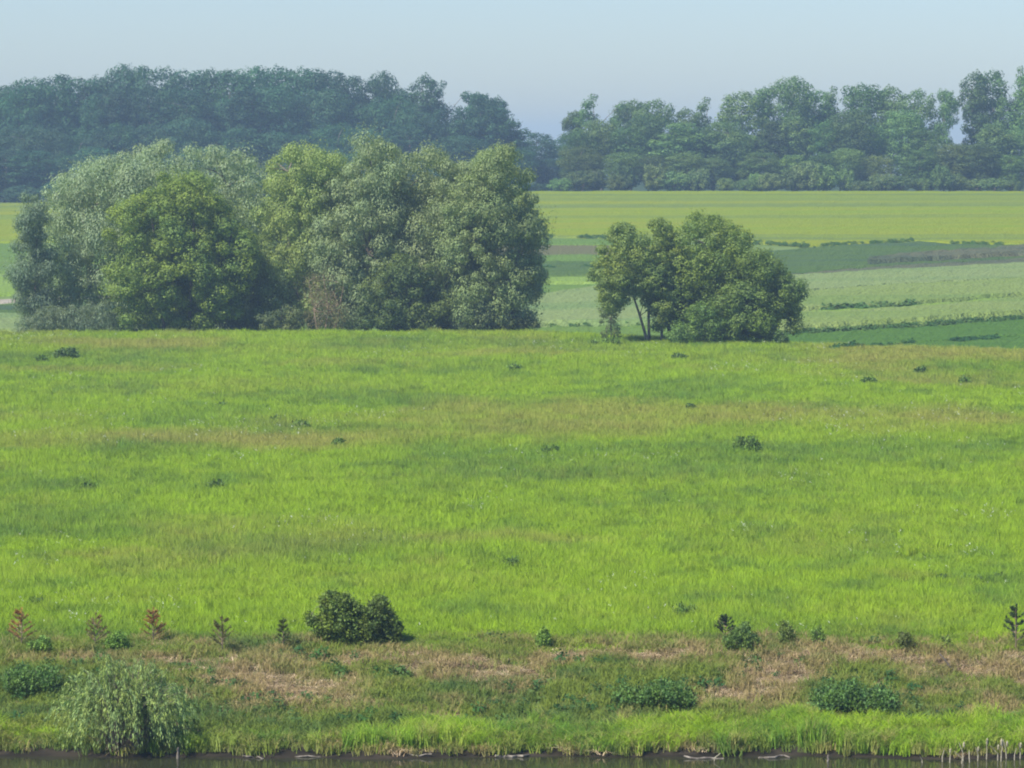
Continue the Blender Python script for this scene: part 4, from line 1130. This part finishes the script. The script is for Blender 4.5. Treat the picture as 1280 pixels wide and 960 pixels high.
# weeping willow bush on the shore
def weeping_bush():
    rs = np.random.RandomState(230)
    gx, gd, gz = ground(158, 934)
    o = empty("weeping_willow_bush", (gx, gd, gz), "drooping pale green willow bush hanging over the water's edge at left", "bush")
    k = gd / FPX
    P = []; A = []; paths = []
    cols = []
    for i in range(400):
        a = rs.uniform(0, 2 * PI)
        reach = rs.uniform(0.15, 1.0) ** 0.7 * 1.45
        apex = rs.uniform(0.6, 1.0) * 2.45 * (1 - 0.42 * (reach / 1.45) ** 2)
        off = rs.normal(0, 0.25, 2)
        ex = math.cos(a) * reach * 1.1; ey = math.sin(a) * reach * 0.8
        if ex < 0: ex *= 1.15
        endz = max(apex - rs.uniform(0.45, 1.15) * apex * 0.85, 0.1)
        pts_ = []
        for t in np.linspace(0, 1, 9):
            if t < 0.5:
                s = t / 0.5; r_ = s * 0.75; z = apex * math.sin(s * PI / 2)
            else:
                s = (t - 0.5) / 0.5; r_ = 0.75 + 0.25 * s; z = apex + (endz - apex) * s ** 1.6
            pts_.append(np.array([off[0] + ex * r_, off[1] + ey * r_, z]))
        paths.append((pts_[:5], [0.009, 0.007, 0.006, 0.005, 0.004]))
        pts_ = np.array(pts_)
        m = 56
        t = rs.uniform(0.35, 1.0, m) * 8; j = np.minimum(t.astype(int), 7); f = (t - j)[:, None]
        p = pts_[j] * (1 - f) + pts_[j + 1] * f
        d = pts_[j + 1] - pts_[j]; d /= np.linalg.norm(d, axis=1)[:, None]
        P.append(p + rs.normal(0, 0.03, (m, 3))); A.append(d)
    P = np.concatenate(P); A = np.concatenate(A)
    Nn = np.cross(A, unit(len(A), rs)) + np.array([0, -0.1, 0.2])
    V, F = leaf_quads(P, Nn, 0.058 * rs.uniform(.6, 1.3, len(P)), 0.011, rs, axis=A * 1.6 + np.array([0, 0, -0.4]))
    c = link("foliage", mesh_np("foliage", V, F), M_SHRUB, o); c.color = (0.225, 0.33, 0.115, 1)
    V, F = tubes(paths, 3)
    link("branches", mesh_np("branches", V, F), M_BARK, o)
weeping_bush()

# ------------------------------------------------------------------ shore debris
def stick(name, px, py, lpx, ang, rad, label, cat, seed, mat=None, upright=False, group=None):
    rs = np.random.RandomState(seed)
    gx, gd, gz = ground(px, py)
    k = gd / FPX; Lm = lpx * k
    n = 7; pts_ = []
    for i in range(n):
        t = i / (n - 1) - (0 if upright else 0.5)
        if upright: pts_.append((math.sin(ang) * t * Lm + rs.normal() * .006, 0.02 * t, t * Lm - 0.06))
        else: pts_.append((math.cos(ang) * t * Lm, math.sin(ang) * t * Lm + rs.normal() * 0.05, -0.01 + rs.uniform(-0.02, 0.05)))
    V, F = tubes([(pts_, [rad * (1 - 0.5 * abs(i / (n - 1) - .35)) for i in range(n)])], 7)
    # end caps
    F = F.tolist(); me = bpy.data.meshes.new(name)
    F += [list(range(7))[::-1], [7 * (n - 1) + s for s in range(7)]]
    me.from_pydata([tuple(v) for v in V], [], F)
    o = link(name, me, mat or M_WOODGREY); o.location = (gx, gd, max(gz, 0.0) + (0 if upright else 0.02))
    tag(o, label, cat, group)
stick("stake", 222, 952, 17, 0.05, 0.035, "short pale stake standing in the water by the weeping bush", "stake", 1, upright=True)
stick("stake", 1035, 962, 12, 0.03, 0.03, "short pale stake tip at the water's edge right of centre", "stake", 2, upright=True)
GD = "driftwood along the waterline"
stick("driftwood", 375, 948, 62, 0.05, 0.02, "long pale driftwood pole on the mud right of the weeping bush", "driftwood", 3, group=GD)
stick("driftwood", 318, 949, 30, -0.06, 0.02, "short pale driftwood left of the long pole", "driftwood", 4, group=GD)
stick("driftwood", 515, 946, 50, 0.02, 0.022, "thin pale driftwood below the brightest grass tuft left of centre", "driftwood", 5, group=GD)
stick("driftwood", 640, 948, 42, 0.05, 0.04, "thick whitish driftwood at the middle of the waterline", "driftwood", 6, group=GD)
stick("driftwood", 880, 953, 50, -0.02, 0.03, "white driftwood under the lush grass mound right of centre", "driftwood", 7, group=GD)
stick("driftwood", 968, 953, 40, 0.04, 0.03, "pale driftwood on the mud left of the stake tip", "driftwood", 8, group=GD)
stick("driftwood", 1195, 840, 26, -0.9, 0.03, "dark twig stub sticking out of the bank at right", "twig", 9, mat=M_BARK, upright=True)

def reeds():
    rs = np.random.RandomState(61)
    m, nt, out = new_mat("bleached_reed")
    p = N(nt, "ShaderNodeBsdfPrincipled"); p.inputs["Roughness"].default_value = 0.8
    nt.links.new(mixrgb(nt, (0.5, 0.45, 0.33), (0.26, 0.23, 0.12), noise_fac(nt, 9, 3, .35, .65)), p.inputs["Base Color"]); nt.links.new(p.outputs[0], out.inputs[0])
    spots = [(1178, 958, 14, "short pale reed stub at the left end of the corner bunch"), (1187, 960, 16, "pale reed with a bent head, second from the left of the corner bunch"),
             (1204, 955, 22, "taller pale reed at the left gap of the corner bunch"), (1212, 960, 14, "short reed leaning beside the taller one at the bunch's left gap"),
             (1233, 952, 24, "tall pale reed in the middle of the corner bunch"), (1247, 956, 18, "shorter reed just left of the tallest one in the corner bunch"),
             (1251, 958, 26, "tallest pale reed of the corner bunch"), (1258, 950, 20, "reed standing farther up the mud behind the tallest one"),
             (1268, 956, 14, "short reed between the last two tall ones of the bunch"), (1275, 951, 18, "pale reed at the right edge of the picture"),
             (1202, 962, 14, "reed stub in the water below the bunch's left gap"), (1222, 956, 16, "reed just left of the tall one in the middle of the bunch"),
             (893, 958, 8, "tiny reed stub in the water under the lush grass mound"), (1153, 962, 8, "tiny reed stub in the water left of the corner bunch")]
    for i, (px, py, h, lab) in enumerate(spots):
        gx, gd, gz = ground(px, py)
        k = gd / FPX; H = h * k + 0.08
        o = empty("reed_stalk", (gx, gd, max(gz, 0) - 0.05), lab, "reed", "broken pale reed stalks at the waterline")
        V, F = tubes([([(0, 0, 0), (rs.normal() * .01, 0, H * .5), (rs.normal() * .09, rs.normal() * .05, H)], [0.015, 0.013, 0.009])], 5)
        link("stalk", mesh_np("stalk", V, F), m, o)
        if h > 15:
            V, F = tubes([([(0.01, 0, H * .72), (0.012, 0, H * .8), (0.015, 0, H * .95), (0.02, 0, H * 1.05)], [0.01, 0.026, 0.028, 0.006])], 6)
            link("seed_head", mesh_np("seed_head", V, F), m, o)
reeds()

# ------------------------------------------------------------------ haze
def haze():
    m, nt, out = new_mat("haze")
    v = N(nt, "ShaderNodeVolumePrincipled")
    v.inputs["Color"].default_value = (0.60, 0.83, 1.0, 1)
    v.inputs["Density"].default_value = HAZE_DENSITY
    v.inputs["Anisotropy"].default_value = 0.2
    nt.links.new(v.outputs[0], out.inputs["Volume"])
    x0, x1, y0, y1, z0, z1 = -2300, 2300, -450, 2900, -10.0, 36.0
    V = [(x, y, z) for z in (z0, z1) for y in (y0, y1) for x in (x0, x1)]
    F = [(0, 2, 3, 1), (4, 5, 7, 6), (0, 1, 5, 4), (2, 6, 7, 3), (0, 4, 6, 2), (1, 3, 7, 5)]
    o = link("haze", mesh_np("haze", V, F), m)
    tag(o, kind='stuff')
haze()
uq = {o.data.name: len(o.data.polygons) * 2 for o in SC.objects if o.type == 'MESH'}
print("unique tris", sum(uq.values()))
tot = sum(len(o.data.polygons) * 2 for o in SC.objects if o.type == 'MESH')
print("triangles about", tot, "objects", len(SC.objects))
